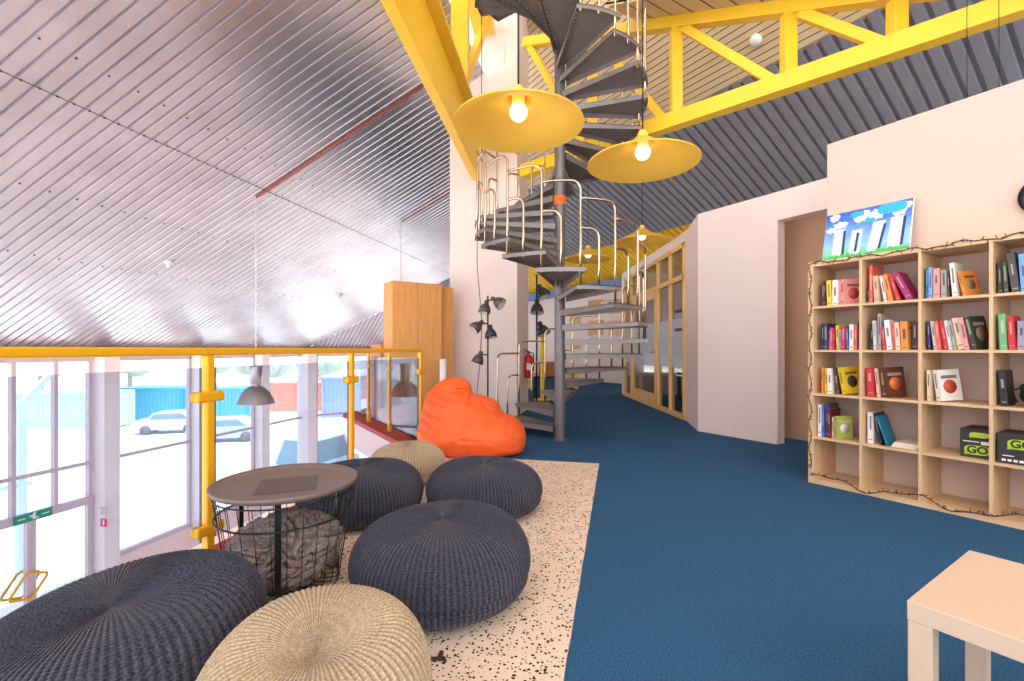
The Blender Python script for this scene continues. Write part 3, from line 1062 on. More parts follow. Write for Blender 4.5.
for i in range(1, NTR):
    z = i * RISE
    for src, a, first in ((tread0, th(i), i == 1), (tall0, th(i) + STEP / 2, i == 1), (short0, th(i), i == 1)):
        if src is not tread0 and i > NTR - 4:
            continue
        o = src if first else copy_part(src, st)
        o.location = (0, 0, z)
        o.rotation_euler = (0, 0, a)
MB().lathe([(.070, 2.85), (.072, 2.86), (.072, 2.95), (.070, 2.96)], 24).build('tape_band', mat('orange_tape', (255, 110, 20), .5), st, label='orange tape band round the post')

# ------------------------------------------------------------------ yellow disc pendants
def disc_lamp():
    o = thing('disc_pendant', '', 'lamp', (0, 0, 0), 0, 'yellow disc pendants')
    pr = [(.455, 0), (.452, .012), (.30, .075), (.14, .155), (.055, .215), (.05, .215), (.14, .147), (.30, .067), (.45, 0), (.455, 0)]
    MB().lathe(pr, 64).build('lamp_shade', SHADE, o)
    MB().lathe([(0, .275), (.03, .275), (.04, .25), (.045, .20), (.045, .13), (.04, .12), (0, .12)], 20).build('socket', SHADE, o)
    MB().sphere((0, 0, .095), .062, 20, 12).build('bulb', BULB, o)
    return o
lamps = [(.045, 3.28, 2.66, 'nearest yellow disc pendant with a white globe bulb, hanging in front of the girder', 5.6),
         (1.085, 3.9, 2.64, 'yellow disc pendant with globe bulb, hanging right of the upper stair', 5.6),
         (2.13, 7.7, 2.86, 'yellow disc pendant hanging beside the glazed office partition', 4.9),
         (1.49, 9.2, 2.86, 'yellow disc pendant seen through the stair railing, furthest of four', 5.0)]
d0 = disc_lamp()
for i, (x, y, z, lb, zt) in enumerate(lamps):
    if i == 0:
        o = d0
        o.location = (x, y, z)
        o['label'] = lb
    else:
        o = dup(d0, (x, y, z), 0, lb)
for o in [q for q in bpy.data.objects if q.name.startswith('disc_pendant')]:
    i = min(range(4), key=lambda k: abs(lamps[k][0] - o.location.x) + abs(lamps[k][1] - o.location.y))
    MB().tube([(0, 0, .27), (0, 0, lamps[i][4] - lamps[i][2])], .006, 6).build('cord', BLACKM, o)
for k, (rr, Y) in enumerate(((.968, 3.75), (1.036, 3.75))):
    o = MB().tube([(rr * Y, Y, 1.6), (rr * Y, Y, 5.4)], .0028, 6).build('suspension_wire', BLACKM)
    tag(o, 'thin dark wire hanging behind the warm wall, %s of two at upper right' % ['left', 'right'][k], 'wire', 'wires at upper right')
# smoke detector on the slats
r_, zz = (757 - 512) / 470.0, (349.5 - 39) / 470.0
npf = r_ * N2.x + N2.y
Y = (ZR + S2 * NR - 1.1) / (zz + S2 * npf)
nbm = nb.to_track_quat('Z', 'Y').to_matrix().to_3x3()
o = MB().lathe([(0, 0), (.085, 0), (.085, .03), (.06, .07), (0, .075)], 20, M=nbm).build('smoke_detector', WHITEP, loc=Vector((r_ * Y, Y, 1.1 + zz * Y)) + nb * .02)
tag(o, 'round white smoke detector on the beige slatted lining', 'smoke detector')

# ------------------------------------------------------------------ tall cabinets
RZN = atan2(N2.y, N2.x)
cb = thing('tall_cabinet', 'tall orange beech cabinet with two doors, left of the white column', 'cabinet', (-1.787, 7.0, 0), RZN)
MB().box((.40, .21, 1.065), (.80, .40, 2.13)).build('body', BEECH, cb, bevel=.003)
for x in (.2, .6):
    MB().box((x, 0, 1.08), (.392, .018, 2.06)).build('door', BEECH, cb, bevel=.002)
c2 = Vector((-1.787, 7.0, 0)) + N2 * .82 + D2 * .12
cb2 = thing('tall_cabinet', 'second tall beech cabinet set back in shade against the white column', 'cabinet', c2, RZN)
MB().box((.12, .17, 1.055), (.24, .32, 2.11)).build('body', BEECH, cb2, bevel=.003)
MB().box((.12, 0, 1.06), (.236, .018, 2.05)).build('door', BEECH, cb2, bevel=.002)
c3 = Vector((-1.787, 7.0, 0)) + D2 * .48 - N2 * .02
lc = thing('low_cabinet', 'low wooden cabinet top showing above the rail left of the tall cabinet', 'cabinet', c3, RZN)
MB().box((.3, .3, .575), (.6, .55, 1.15)).build('body', BEECH, lc, bevel=.003)
MB().box((.3, .3, 1.165), (.64, .6, .03)).build('top', BEECH, lc, bevel=.003)
prl = thing('paper_roll', 'white paper roll standing between the beech cabinet and the column', 'paper roll', (-1.02, 6.95, 0))
MB().lathe([(0, 0), (.05, 0), (.05, .96), (.02, .96), (.02, .9), (0, .9)], 20).build('roll', WHITEP, prl)

# ------------------------------------------------------------------ rug
rl = Vector((0.829, 4.476, 0))
rugm = MB()
N_ = 40
# slightly wavy edges
Lr, Wr = 5.0, 1.74
pts = []
for k in range(N_ + 1):
    pts.append(Vector((0.0015 * sin(k * 2.1), -Lr * k / N_)))
for k in range(1, 20):
    pts.append(Vector((-Wr * k / 20, -Lr)))
for k in range(N_ + 1):
    pts.append(Vector((-Wr + .004 * sin(k * 1.7), -Lr + Lr * k / N_)))
for k in range(1, 20):
    pts.append(Vector((-Wr + Wr * k / 20, .004 * sin(k * 2.6))))
rugm.prism([(p.x, p.y) for p in pts], 0, .014)
ro = rugm.build('rug', RUG, loc=(rl.x, rl.y, 0.001), rz=RZ1 - pi / 2)
tag(ro, 'cream rug with dark flecks lying on the blue carpet under the poufs', 'rug')

# ------------------------------------------------------------------ poufs
def pouf_mesh(name, Rr, h, ribs, mt, amp):
    mb = MB()
    seg = ribs * 4
    rings = 34
    vs, fs = [], []
    for i in range(rings + 1):
        ph = pi / 2 - pi * i / rings
        c, s_ = max(0, cos(ph)), sin(ph)
        zm = h * .42
        if s_ >= 0:
            r = Rr * (c ** 0.62)
            z = zm + (h - zm) * s_ ** 0.9
        else:
            r = Rr * (c ** 0.36)
            z = zm - zm * (-s_) ** 0.9
        f = r / Rr
        z -= .018 * math.exp(-(r / .07) ** 2) if s_ > 0 else 0
        z -= .006 * math.exp(-((r - .24 * Rr / .43) / .03) ** 2) if s_ > 0 else 0
        gr = 1 - .04 * math.exp(-((z - h * .32) / .012) ** 2)
        for k in range(seg):
            g = 2 * pi * k / seg
            a_ = amp * cos(ribs * g) * min(1, f * 1.6)
            wob = 1 + .012 * sin(2 * g + .7) + .008 * sin(3 * g + 1.9)
            rr = (r * gr + a_ * (1 - max(0, s_) ** 2)) * wob
            zz_ = max(0.0, z + (a_ * max(0, s_) if s_ > 0 else 0) + .008 * f * sin(2 * g + 2.0) * (z / h))
            vs.append((rr * cos(g), rr * sin(g), zz_))
    for i in range(rings):
        for k in range(seg):
            l = (k + 1) % seg
            fs.append((i * seg + k, (i + 1) * seg + k, (i + 1) * seg + l, i * seg + l))
    mb.smooth = True
    mb._add(vs, fs)
    return mb.mesh(name, mt)
me_d = pouf_mesh('pouf', .43, .36, 104, KNITD, .0024)
me_k = pouf_mesh('pouf', .305, .34, 84, KNITK, .0022)
RZ0 = .015
poufs = [(me_d, -1.235, 1.445, .3, .985, .98, 'large navy knitted pouf at the lower left corner, before the glass railing'),
         (me_d, -.312, 2.11, 1.1, .935, .97, 'navy knitted pouf standing alone in the middle of the rug'),
         (me_d, -.190, 3.185, 2.3, .905, .92, 'navy knitted pouf in front of the orange beanbag'),
         (me_d, -.985, 3.09, 3.9, .925, .95, 'navy knitted pouf just behind the round tray table'),
         (me_k, -.525, 1.26, .6, .985, 1.06, 'khaki knitted pouf in the foreground at the bottom edge'),
         (me_k, -.86, 3.88, 1.7, 1.03, .92, 'khaki knitted pouf half hidden between two navy ones')]
def sagged(src, h, tx, ty, sag, w):
    """a well used pouf: middle sunk in, rim pushed up on one side"""
    me = src.copy()
    for v in me.vertices:
        f_ = max(0, v.co.z / h)
        r = sqrt(v.co.x ** 2 + v.co.y ** 2)
        v.co.z += f_ * (tx * v.co.x + ty * v.co.y - sag * math.exp(-(r / w) ** 2))
    return me
me_k2 = sagged(me_k, .34, 0.0, .17, .065, .14)
me_d2 = sagged(me_d, .36, .16, .10, .045, .20)
poufs[4] = (me_k2,) + poufs[4][1:3] + (0.05,) + poufs[4][4:]
poufs[0] = (me_d2,) + poufs[0][1:3] + (0.0,) + poufs[0][4:]
for (me, x, y, a, sc1, sc2, lb) in poufs:
    o = bpy.data.objects.new('pouf', me)
    COL.objects.link(o)
    o.location = (x, y, RZ0)
    o.rotation_euler = (0, 0, a)
    o.scale = (sc1, sc1, sc2)
    tag(o, lb, 'pouf', 'knitted poufs')

# ------------------------------------------------------------------ beanbag
def remeshed(mb, name, mt, voxel, smooth_it=8):
    o = bpy.data.objects.new('tmp', mb.mesh(name, mt))
    COL.objects.link(o)
    r = o.modifiers.new('r', 'REMESH')
    r.mode = 'VOXEL'
    r.voxel_size = voxel
    sm = o.modifiers.new('s', 'SMOOTH')
    sm.iterations = smooth_it
    sm.factor = .5
    dg = bpy.context.evaluated_depsgraph_get()
    dg.update()
    me = bpy.data.meshes.new_from_object(o.evaluated_get(dg))
    bpy.data.objects.remove(o)
    me.name = name
    if not me.materials:
        me.materials.append(mt)
    return me
def outline_r(pts, cen):
    """radius of a closed outline as a function of the angle about cen"""
    pol = sorted((atan2(p[1] - cen[1], p[0] - cen[0]), sqrt((p[0] - cen[0]) ** 2 + (p[1] - cen[1]) ** 2)) for p in pts)
    pol = [(pol[-1][0] - 2 * pi, pol[-1][1])] + pol + [(pol[0][0] + 2 * pi, pol[0][1])]
    def f(a):
        for (a0, r0), (a1, r1) in zip(pol[:-1], pol[1:]):
            if a0 <= a <= a1:
                t = (a - a0) / max(1e-6, a1 - a0)
                return r0 + (r1 - r0) * t
        return pol[0][1]
    return lambda a: (f(a) * 2 + f(max(-pi, a - .04)) + f(min(pi, a + .04))) / 4
BO = [(-.585, .13), (-.56, .35), (-.53, .49), (-.50, .605), (-.42, .695), (-.32, .765), (-.18, .788), (-.08, .765), (-.028, .715), (-.022, .63), (.045, .605), (.16, .575), (.272, .515), (.288, .455), (.335, .395), (.435, .378), (.515, .30), (.555, .20), (.555, .09), (.52, .0), (.30, -.04), (0, -.05), (-.30, -.04), (-.54, .0)]
BCEN = (-.06, .28)
bf = outline_r(BO, BCEN)
# creases: (x0, z0, x1, z1, depth, width)
CRE = [(-.03, .66, -.30, .66, .030, .022), (-.03, .70, -.20, .73, .018, .016), (.28, .50, .03, .56, .028, .022), (.25, .46, .02, .52, .016, .018), (.33, .40, .20, .46, .028, .02), (.40, .36, .34, .27, .018, .015), (.50, .30, .42, .20, .014, .016),
       (-.58, .40, -.36, .31, .022, .018), (-.55, .48, -.30, .40, .018, .018), (-.57, .30, -.42, .22, .016, .016), (-.50, .58, -.30, .52, .018, .02), (-.12, .63, .16, .47, .012, .03), (-.10, .20, .20, .19, .008, .02), (-.30, .60, -.05, .56, .016, .02), (.52, .14, .40, .10, .012, .015), (.1, .57, .18, .44, .012, .016)]
def seg_d(x, z, c):
    ax, az, bx, bz = c[:4]
    dx, dz = bx - ax, bz - az
    t = max(0, min(1, ((x - ax) * dx + (z - az) * dz) / (dx * dx + dz * dz)))
    px, pz = ax + dx * t, az + dz * t
    d = sqrt((x - px) ** 2 + (z - pz) ** 2)
    side = (x - px) * dz - (z - pz) * dx
    return d, (1 if side > 0 else -1), 1 - .75 * t
bb = MB()
SEG, RG = 200, 56
vs, fs = [], []
for half in (-1, 1):
    for i in range(RG + 1):
        rho = sin(pi / 2 * i / RG)
        for k in range(SEG):
            a = -pi + 2 * pi * k / SEG
            b_ = bf(a)
            x = BCEN[0] + rho * b_ * cos(a)
            z = BCEN[1] + rho * b_ * sin(a)
            T = .47 if z < .2 else max(.17, .47 - (z - .2) * .52)
            y = T * (max(0, 1 - rho ** 2.4)) ** .5
            dd = 0
            for c in CRE:
                d, sd, fd = seg_d(x, z, c)
                w = c[5]
                dd += 1.9 * fd * c[4] * (-math.exp(-(d / w) ** 2) + .7 * math.exp(-((d - 1.9 * w) / (w * 1.1)) ** 2) * (1 if sd > 0 else .25))
            dd += .014 * mnoise.noise(Vector((x * 5, half * 2.0, z * 5))) + .006 * mnoise.noise(Vector((x * 14, half * 3.0, z * 14)))
            y = max(0, y + dd * min(1, (1 - rho) * 8))
            vs.append((x, half * y + (.04 if z > .5 else 0) * (z - .5) * 4, max(0, z)))
for h_ in range(2):
    o_ = h_ * (RG + 1) * SEG
    for i in range(RG):
        for k in range(SEG):
            l = (k + 1) % SEG
            q = (o_ + i * SEG + k, o_ + i * SEG + l, o_ + (i + 1) * SEG + l, o_ + (i + 1) * SEG + k)
            fs.append(q if h_ else q[::-1])
bb.smooth = True
bb._add(vs, fs)
me = bb.mesh('beanbag', ORANGE, normals=False)
bm = bmesh.new()
bm.from_mesh(me)
bmesh.ops.remove_doubles(bm, verts=bm.verts, dist=.0008)
bmesh.ops.recalc_face_normals(bm, faces=bm.faces)
bm.to_mesh(me)
bm.free()
o = bpy.data.objects.new('beanbag', me)
COL.objects.link(o)
o.location = (-.41, 5.0, 0.015)
tag(o, 'slumped bright orange beanbag at the back of the rug beside the railing corner', 'beanbag')

# ------------------------------------------------------------------ round tray table with wire basket
TBX, TBY = -1.035, 2.16
tbl = thing('tray_table', 'round taupe tray table with a black wire basket underneath', 'table', (TBX, TBY, .004))
MB().lathe([(0, .47), (.285, .47), (.303, .478), (.310, .498), (.305, .501), (.293, .487), (.275, .481), (0, .481)], 72).build('tray', TRAY, tbl)
for a in (-72, 48, 168):
    g = R_(a)
    p = Vector((cos(g) * .245, sin(g) * .245, 0))
    MB().beam(p, p + UP * .47, .024, .008, up=Vector((cos(g), sin(g), 0))).build('leg', BLACKM, tbl)
bsk = MB()
def ring(r, z, w=.0035):
    bsk.tube([(r * cos(2 * pi * k / 48), r * sin(2 * pi * k / 48), z) for k in range(48)], w, 6, closed=True)
ring(.287, .36, .0045); ring(.292, .455, .0035); ring(.225, .03); ring(.12, .03)
for k in range(28):
    g = 2 * pi * k / 28
    bsk.tube([(.06 * cos(g), .06 * sin(g), .03), (.21 * cos(g), .21 * sin(g), .03), (.228 * cos(g), .228 * sin(g), .045), (.292 * cos(g), .292 * sin(g), .46)], .0020, 5)
bsk.build('wire_basket', BLACKM, tbl)
mt_ = MB().box((0, 0, 0), (.25, .25, .0012)).build('tray_reflection', REFLD, loc=(TBX + .015, TBY - .02, .4866), rz=.35)  # thin dark square laid on the tray in place of a reflection
tag(mt_, 'thin dark square on the round taupe tray, imitating a reflection', 'painted reflection')
# crumpled blanket in the basket
bl = MB()
vs, fs = [], []
NS, NR_ = 200, 120
for i in range(NR_ + 1):
    ph = pi * i / NR_
    for k in range(NS):
        g = 2 * pi * k / NS
        dv = Vector((sin(ph) * cos(g), sin(ph) * sin(g), -cos(ph)))
        q = dv * 1.0
        wv = Vector((mnoise.noise(q * 1.3 + Vector((3, 1, 5))), mnoise.noise(q * 1.3 + Vector((9, 4, 2))), mnoise.noise(q * 1.3 + Vector((1, 8, 7)))))
        t_ = q + wv * .9
        n1 = abs(sin((t_.x * 1.1 + t_.y * .7 + t_.z * 1.9 + 1.4 * mnoise.noise(t_ * 1.6)) * 4.2))
        n1 = 2 * n1 ** .55 - 1
        n2 = 2 * abs(sin((t_.y * 1.5 - t_.x * .8 + t_.z * .6 + 1.2 * mnoise.noise(t_ * 1.9)) * 6.0)) ** .55 - 1
        d_ = .87 + .13 * n1 + .075 * n2 + .012 * mnoise.noise(q * 14)
        x, y, z = dv.x * .245 * d_, dv.y * .245 * d_, .175 + dv.z * .150 * d_
        z = max(z, .036)
        lim = .216 + .062 * (z - .045) / .415
        rr = sqrt(x * x + y * y)
        if rr > lim:
            x *= lim / rr
            y *= lim / rr
        vs.append((x, y, z))
for i in range(NR_):
    for k in range(NS):
        l = (k + 1) % NS
        fs.append((i * NS + k, i * NS + l, (i + 1) * NS + l, (i + 1) * NS + k))
bl.smooth = True
bl._add(vs, fs)
o = bl.build('blanket', BLANK, loc=(TBX, TBY, .015))
tag(o, 'crumpled grey marl blanket stuffed in the wire basket', 'blanket')
# small dark piece on the rug
tw = MB()
tw.box((0, 0, .006), (.055, .012, .008)); tw.box((.012, .018, .008), (.014, .032, .010), rz=-.2); tw.sphere((-.026, .002, .008), .010, 8, 6); tw.box((.026, -.008, .006), (.010, .022, .007), rz=.4)
o = tw.build('hook', mat('brown_plastic', (70, 52, 48), .6), loc=(-.262, 1.64, RZ0), rz=.1)
tag(o, 'small dark brown hook lying on the rug beside the khaki pouf', 'hook')

# ------------------------------------------------------------------ white side table, lower right
lt = thing('coffee_table', 'square pale lacquered side table in the lower right corner', 'table', (1.025, 1.22, 0), atan2(.304, .457))
MB().box((.275, -.275, .425), (.55, .55, .05)).build('tabletop', LACK, lt, bevel=.002)
for x in (.026, .524):
    for y in (-.026, -.524):
        MB().box((x, y, .2), (.05, .05, .40)).build('leg', LACK, lt, bevel=.002)

# ------------------------------------------------------------------ bookcase
BKO = Vector((2.456, 3.90, 0))
BKR = atan2(-D2.y, -D2.x)
bc = thing('bookcase', 'large pale oak cube bookcase standing against the warm right wall', 'bookcase', BKO, BKR)
BW, BH, BDp, FT = 1.82, 1.82, .385, .04
PIT = (BW - FT) / 5
MB().box((FT / 2, BDp / 2, BH / 2), (FT, BDp, BH)).build('side_panel', OAKV, bc, bevel=.002)
MB().box((BW - FT / 2, BDp / 2, BH / 2), (FT, BDp, BH)).build('side_panel', OAKV, bc, bevel=.002)
MB().box((BW / 2, BDp / 2, BH - FT / 2), (BW - 2 * FT, BDp, FT)).build('top_panel', OAK, bc, bevel=.002)
MB().box((BW / 2, BDp / 2, FT / 2), (BW - 2 * FT, BDp, FT)).build('bottom_panel', OAK, bc, bevel=.002)
for k in range(1, 5):
    MB().box((BW / 2, BDp / 2 + .001, FT / 2 + k * PIT), (BW - 2 * FT, BDp - .004, .018)).build('shelf', OAK, bc)
for c in range(1, 5):
    for r in range(5):
        z0 = (FT if r == 0 else FT / 2 + r * PIT + .009)
        z1 = (BH - FT if r == 4 else FT / 2 + (r + 1) * PIT - .009)
        MB().box((FT / 2 + c * PIT, BDp / 2, (z0 + z1) / 2), (.018, BDp, z1 - z0)).build('divider', OAKV, bc)

def bk_world(x, y, z):
    a = Matrix.Rotation(BKR, 3, 'Z') @ Vector((x, y, 0))
    return Vector((BKO.x + a.x, BKO.y + a.y, z))
CN = {'charcoal': (74, 70, 74), 'black': (38, 34, 38), 'maroon': (110, 26, 40), 'yellow': (240, 206, 50), 'white': (240, 236, 230), 'cream': (232, 206, 176), 'red': (206, 44, 48), 'pink': (240, 160, 152), 'beige': (214, 178, 150), 'blue': (62, 110, 190), 'orange': (236, 150, 70), 'magenta': (170, 36, 110), 'teal': (20, 120, 150), 'grey': (172, 164, 156), 'light blue': (120, 170, 226), 'navy': (44, 52, 100), 'crimson': (176, 24, 60), 'brown': (104, 62, 44), 'dark green': (62, 72, 56), 'green': (116, 176, 116), 'lavender': (170, 170, 200), 'rose': (224, 70, 120), 'dark brown': (70, 46, 38), 'coral': (232, 98, 80), 'light grey': (214, 212, 210), 'purple': (78, 60, 120), 'lime': (172, 190, 80)}
ORD = ['first', 'second', 'third', 'fourth', 'fifth', 'sixth', 'seventh', 'eighth', 'ninth', 'tenth', 'eleventh', 'twelfth']
COLN = ['first', 'second', 'third', 'fourth']
SHN = ['top', 'second', 'third', 'fourth']
# colour, thickness, height, lean degrees, turned degrees (cover showing)
B = {
 (0, 0): (.045, [('maroon', .016, .205, 0, 0), ('black', .014, .20, 0, 0), ('yellow', .034, .205, -2, 0), ('white', .040, .205, 0, 0), ('pink', .050, .205, 0, 30)]),
 (1, 0): (.012, [('black', .012, .12, 0, 0), ('coral', .022, .285, 0, 0), ('beige', .034, .20, -3, 0), ('white', .022, .20, -9, 0), ('orange', .030, .205, -11, 0), ('red', .026, .20, -15, 0), ('magenta', .042, .215, -24, 0)]),
 (2, 0): (.010, [('teal', .014, .215, 0, 0), ('light blue', .022, .215, 0, 0), ('pink', .034, .205, 0, 0), ('grey', .032, .19, -1, 0), ('dark green', .012, .16, 0, 0), ('white', .026, .23, -4, 0), ('orange', .022, .17, -10, 20)]),
 (3, 0): (.010, [('black', .022, .20, -2, 0), ('dark green', .022, .20, -3, 0), ('charcoal', .036, .25, -6, 0), ('light blue', .034, .235, -3, 0), ('navy', .06, .245, -2, 15)]),
 (0, 1): (.045, [('black', .018, .215, 0, 0), ('navy', .026, .215, 0, 0), ('beige', .012, .16, 0, 0), ('rose', .020, .18, 0, 0), ('crimson', .014, .17, 0, 0), ('yellow', .022, .195, -2, 0), ('light blue', .016, .16, 0, 0), ('red', .030, .185, 0, 0), ('blue', .014, .17, -2, 0), ('white', .030, .20, 0, 0), ('coral', .024, .19, 0, 0), ('black', .030, .215, 0, 0)]),
 (1, 1): (.030, [('black', .018, .20, 0, 0), ('light grey', .018, .22, -2, 0), ('grey', .024, .27, 0, 0), ('red', .020, .175, -4, 0), ('white', .034, .22, -5, 0), ('coral', .018, .21, -5, 0), ('cream', .028, .20, -3, 0), ('orange', .046, .205, -2, 6), ('dark brown', .048, .205, 0, 8)]),
 (2, 1): (.014, [('navy', .018, .20, -2, 0), ('light grey', .020, .20, -6, 0), ('coral', .024, .20, -6, 0), ('red', .024, .20, -8, 0), ('white', .020, .20, -8, 0), ('grey', .020, .20, -9, 0), ('cream', .036, .215, -9, 0), ('pink', .024, .215, -9, 0), ('dark green', .028, .22, -11, 14)]),
 (3, 1): (.020, [('green', .036, .225, -2, 0), ('red', .030, .21, -3, 0), ('lavender', .034, .18, 0, 0), ('white', .028, .195, -4, 0)]),
 (0, 2): (.045, [('orange', .014, .21, 0, 0), ('yellow', .026, .205, 0, 0), ('white', .034, .205, -2, 0), ('dark brown', .024, .21, -7, 0), ('yellow', .038, .215, -10, 20)]),
 (1, 2): (.020, [('red', .044, .215, -3, 0), ('cream', .018, .215, -5, 0), ('brown', .046, .22, -6, 25)]),
 (2, 2): (.018, [('cream', .020, .215, -1, 0), ('white', .032, .215, -7, 30)]),
 (3, 2): (.020, [('black', .036, .225, -4, 0)]),
 (0, 3): (.012, [('white', .028, .26, 0, 0), ('blue', .022, .255, 0, 0), ('purple', .024, .27, 0, 0), ('maroon', .024, .235, -1, 0), ('cream', .014, .17, 0, 0), ('lime', .022, .18, -2, 28)]),
 (1, 3): (.012, [('white', .040, .235, 0, 0), ('black', .012, .24, -12, 0), ('teal', .014, .225, -18, 0)]),
}
def book(colname, t, h, ordn, cidx, ridx, x, z, lean, turn, y):
    dp = min(.17, h * .74)
    lb = '%s book, %s from left in %s column on the bookcase\'s %s shelf' % (colname, ORD[ordn], COLN[cidx], SHN[ridx])
    p = bk_world(x, y, z)
    o = thing('book', lb, 'book', p, BKR, 'books on the oak bookcase')
    o.rotation_mode = 'XYZ'
    M = Matrix.Rotation(BKR, 3, 'Z') @ Matrix.Rotation(R_(lean), 3, 'Y') @ Matrix.Rotation(R_(-turn), 3, 'Z')
    o.rotation_euler = M.to_euler()
    cm = mat('cover_' + colname.replace(' ', '_'), CN[colname], .45)
    rgb = CN[colname]
    lum = sum(rgb) / 3
    tgt = (70, 52, 56) if lum > 150 else (226, 214, 200)
    tm = mat('title_' + colname.replace(' ', '_'), tuple(.62 * tgt[q] + .38 * rgb[q] for q in range(3)), .5)
    c = MB()
    b_ = .0018
    c.box((t / 2, b_ / 2, h / 2), (t, b_, h))
    c.box((b_ / 2, dp / 2, h / 2), (b_, dp, h))
    c.box((t - b_ / 2, dp / 2, h / 2), (b_, dp, h))
    c.build('cover', cm, o)
    MB().box((t / 2, dp / 2 + .001, h / 2), (t - 2 * b_ - .0004, dp - .006, h - .006)).build('pages', PAPER, o)
    k = MB()
    q_ = random.random()
    k.box((t / 2, -.0005, h * (.55 + .14 * q_)), (t * (.22 + .16 * random.random()), .001, h * (.25 + .25 * random.random())))
    MB().box((t / 2, -.0005, h * (.08 + .06 * q_)), (t * .6, .001, h * .03)).build('spine_mark', tm, o)
    k.build('title', tm, o)
    k = MB()
    if turn:
        k.box((t + .0004, dp * .5, h * .76), (.0008, dp * .7, h * .10))
        k.build('cover_title', tm, o)
        pc_ = {'white': (206, 84, 50), 'brown': (232, 130, 60), 'yellow': (70, 60, 54), 'lime': (226, 226, 214), 'pink': (196, 80, 70)}.get(colname, (150, 130, 110))
        MB().cyl((t, dp * .5, h * .45), (t + .0008, dp * .5, h * .45), dp * .3, 20).build('cover_picture', mat('picture_' + colname.replace(' ', '_'), pc_, .5), o)
    return o
for (c, r), (off, lst) in B.items():
    x = FT / 2 + c * PIT + (.012 if c else FT / 2) + off
    z = FT / 2 + (4 - r) * PIT + .0095
    xr = FT / 2 + (c + 1) * PIT - .01
    for i, (cn, t, h, ln, tn_) in enumerate(lst):
        lean = ln
        a = R_(abs(lean))
        lx = x
        # a leaning book pivots on its lower right edge and tips to the left
        y = .03 + .03 * random.random()
        dp_ = min(.17, h * .74)
        if tn_:
            y += t * sin(R_(tn_)) + .005
        zz_ = z + .0004
        if lean < 0:
            # the top rests on the neighbour to the left, the foot stands out to the right
            prev = lst[i - 1] if i else None
            if prev:
                lx = x + max(0.0, h * (sin(a) - sin(R_(abs(prev[3])))))
            else:
                lx = max(x, FT / 2 + c * PIT + (.011 if c else FT / 2 + .001) + h * sin(a))
        book(cn, t, h, i, c, r, lx, zz_, lean, tn_, y)
        eff = t / cos(a) * cos(R_(tn_)) + .0014
        x = lx + eff
# loose white papers lying on the fourth shelf
c, r = 1, 3
px_ = bk_world(FT / 2 + 1 * PIT + .25, .17, FT / 2 + 1 * PIT + .0095)
o = thing('paper_stack', 'stack of white papers lying flat on the bookcase beside leaning books', 'papers', px_, BKR)
for k in range(3):
    MB().box((.004 * k, .003 * k, .006 + .012 * k), (.15, .24, .011), rz=.03 * k).build('paper_sheets', PAPER, o)
# black cardboard boxes with a lime speech bubble
def go_box(x, y, z, label, w=.20):
    o = thing('cardboard_box', label, 'box', bk_world(x, y, z), BKR, 'black boxes with lime logo')
    bm_ = mat('black_card', (52, 50, 52), .6)
    lim = mat('lime_print', (186, 214, 40), .5)
    d, h = .24, .185
    MB().box((w / 2, d / 2, h / 2), (w, d, h)).build('box_body', bm_, o, bevel=.002)
    MB().box((w / 2, d / 2, h + .002), (w - .01, d - .01, .004)).build('lid', bm_, o)
    b = MB()
    def bubble(cx, cz, bw, bh):
        pts = []
        n = 28
        for k in range(n):
            g = 2 * pi * k / n
            pts.append((cx + bw / 2 * math.copysign(abs(cos(g)) ** .55, cos(g)), cz + bh / 2 * math.copysign(abs(sin(g)) ** .7, sin(g))))
        b._add([(p[0], -.0012, p[1]) for p in pts], [list(range(n))])
        b._add([(cx - bw * .50, -.0012, cz - bh * .55), (cx - bw * .2, -.0012, cz - bh * .44), (cx - bw * .48, -.0012, cz - bh * .05)], [(0, 1, 2)])
    bubble(w * .54, .05 if 'left of' in label else .125, .125, .062)
    if 'left of' in label:
        bubble(w * .62, .15, .10, .035)
    b.build('logo_bubble', lim, o)
    cu = bpy.data.curves.new('logo_text', 'FONT')
    cu.body = 'GO'
    cu.size = .066
    cu.align_x = 'CENTER'
    cu.align_y = 'CENTER'
    cu.extrude = .0006
    cu.offset = .0022
    to = bpy.data.objects.new('tmp', cu)
    COL.objects.link(to)
    dg = bpy.context.evaluated_depsgraph_get()
    dg.update()
    me = bpy.data.meshes.new_from_object(to.evaluated_get(dg))
    bpy.data.objects.remove(to)
    me.materials.clear()
    me.materials.append(bm_)
    t = bpy.data.objects.new('logo_text', me)
    COL.objects.link(t)
    t.parent = o
    t.location = (w * .54 + .002, -.0022, .05 if 'left of' in label else .125)
    t.rotation_euler = (pi / 2, 0, 0)
    k = MB()
    if 'left of' in label:
        k.box((.055, -.001, .105), (.08, .001, .006)); k.box((.125, -.001, .10), (.045, .001, .022))
    else:
        for q in range(6):
            k.box((.03 + .026 * q, -.001, .022), (.018, .001, .014))
        k.box((.05, -.001, .05), (.05, .001, .006))
    k.build('print', WHITEP, o)
    return o
zf = FT / 2 + PIT + .0095
go_box(FT / 2 + 3 * PIT - .168, .085, zf, 'black box with lime logo, left of the divider in third column', .155)
go_box(FT / 2 + 3 * PIT + .02, .035, zf, 'black box with lime logo, right of the divider in fourth column')
bg_ = thing('camera_bag', 'small black bag lying on the bookcase above the right hand black box', 'bag', bk_world(FT / 2 + 3 * PIT + .20, .12, FT / 2 + 2 * PIT + .0095), BKR)
bm2 = MB()
for (c, r) in (((0, 0, .07), (.10, .08, .07)), ((-.05, 0, .12), (.05, .05, .035)), ((.06, .01, .13), (.06, .06, .04))):
    bm2.sphere(c, 1.0, 16, 10, r)
me = remeshed(bm2, 'bag_body', mat('black_fabric', (34, 30, 32), .8), .012, 4)
for p in me.polygons:
    p.use_smooth = True
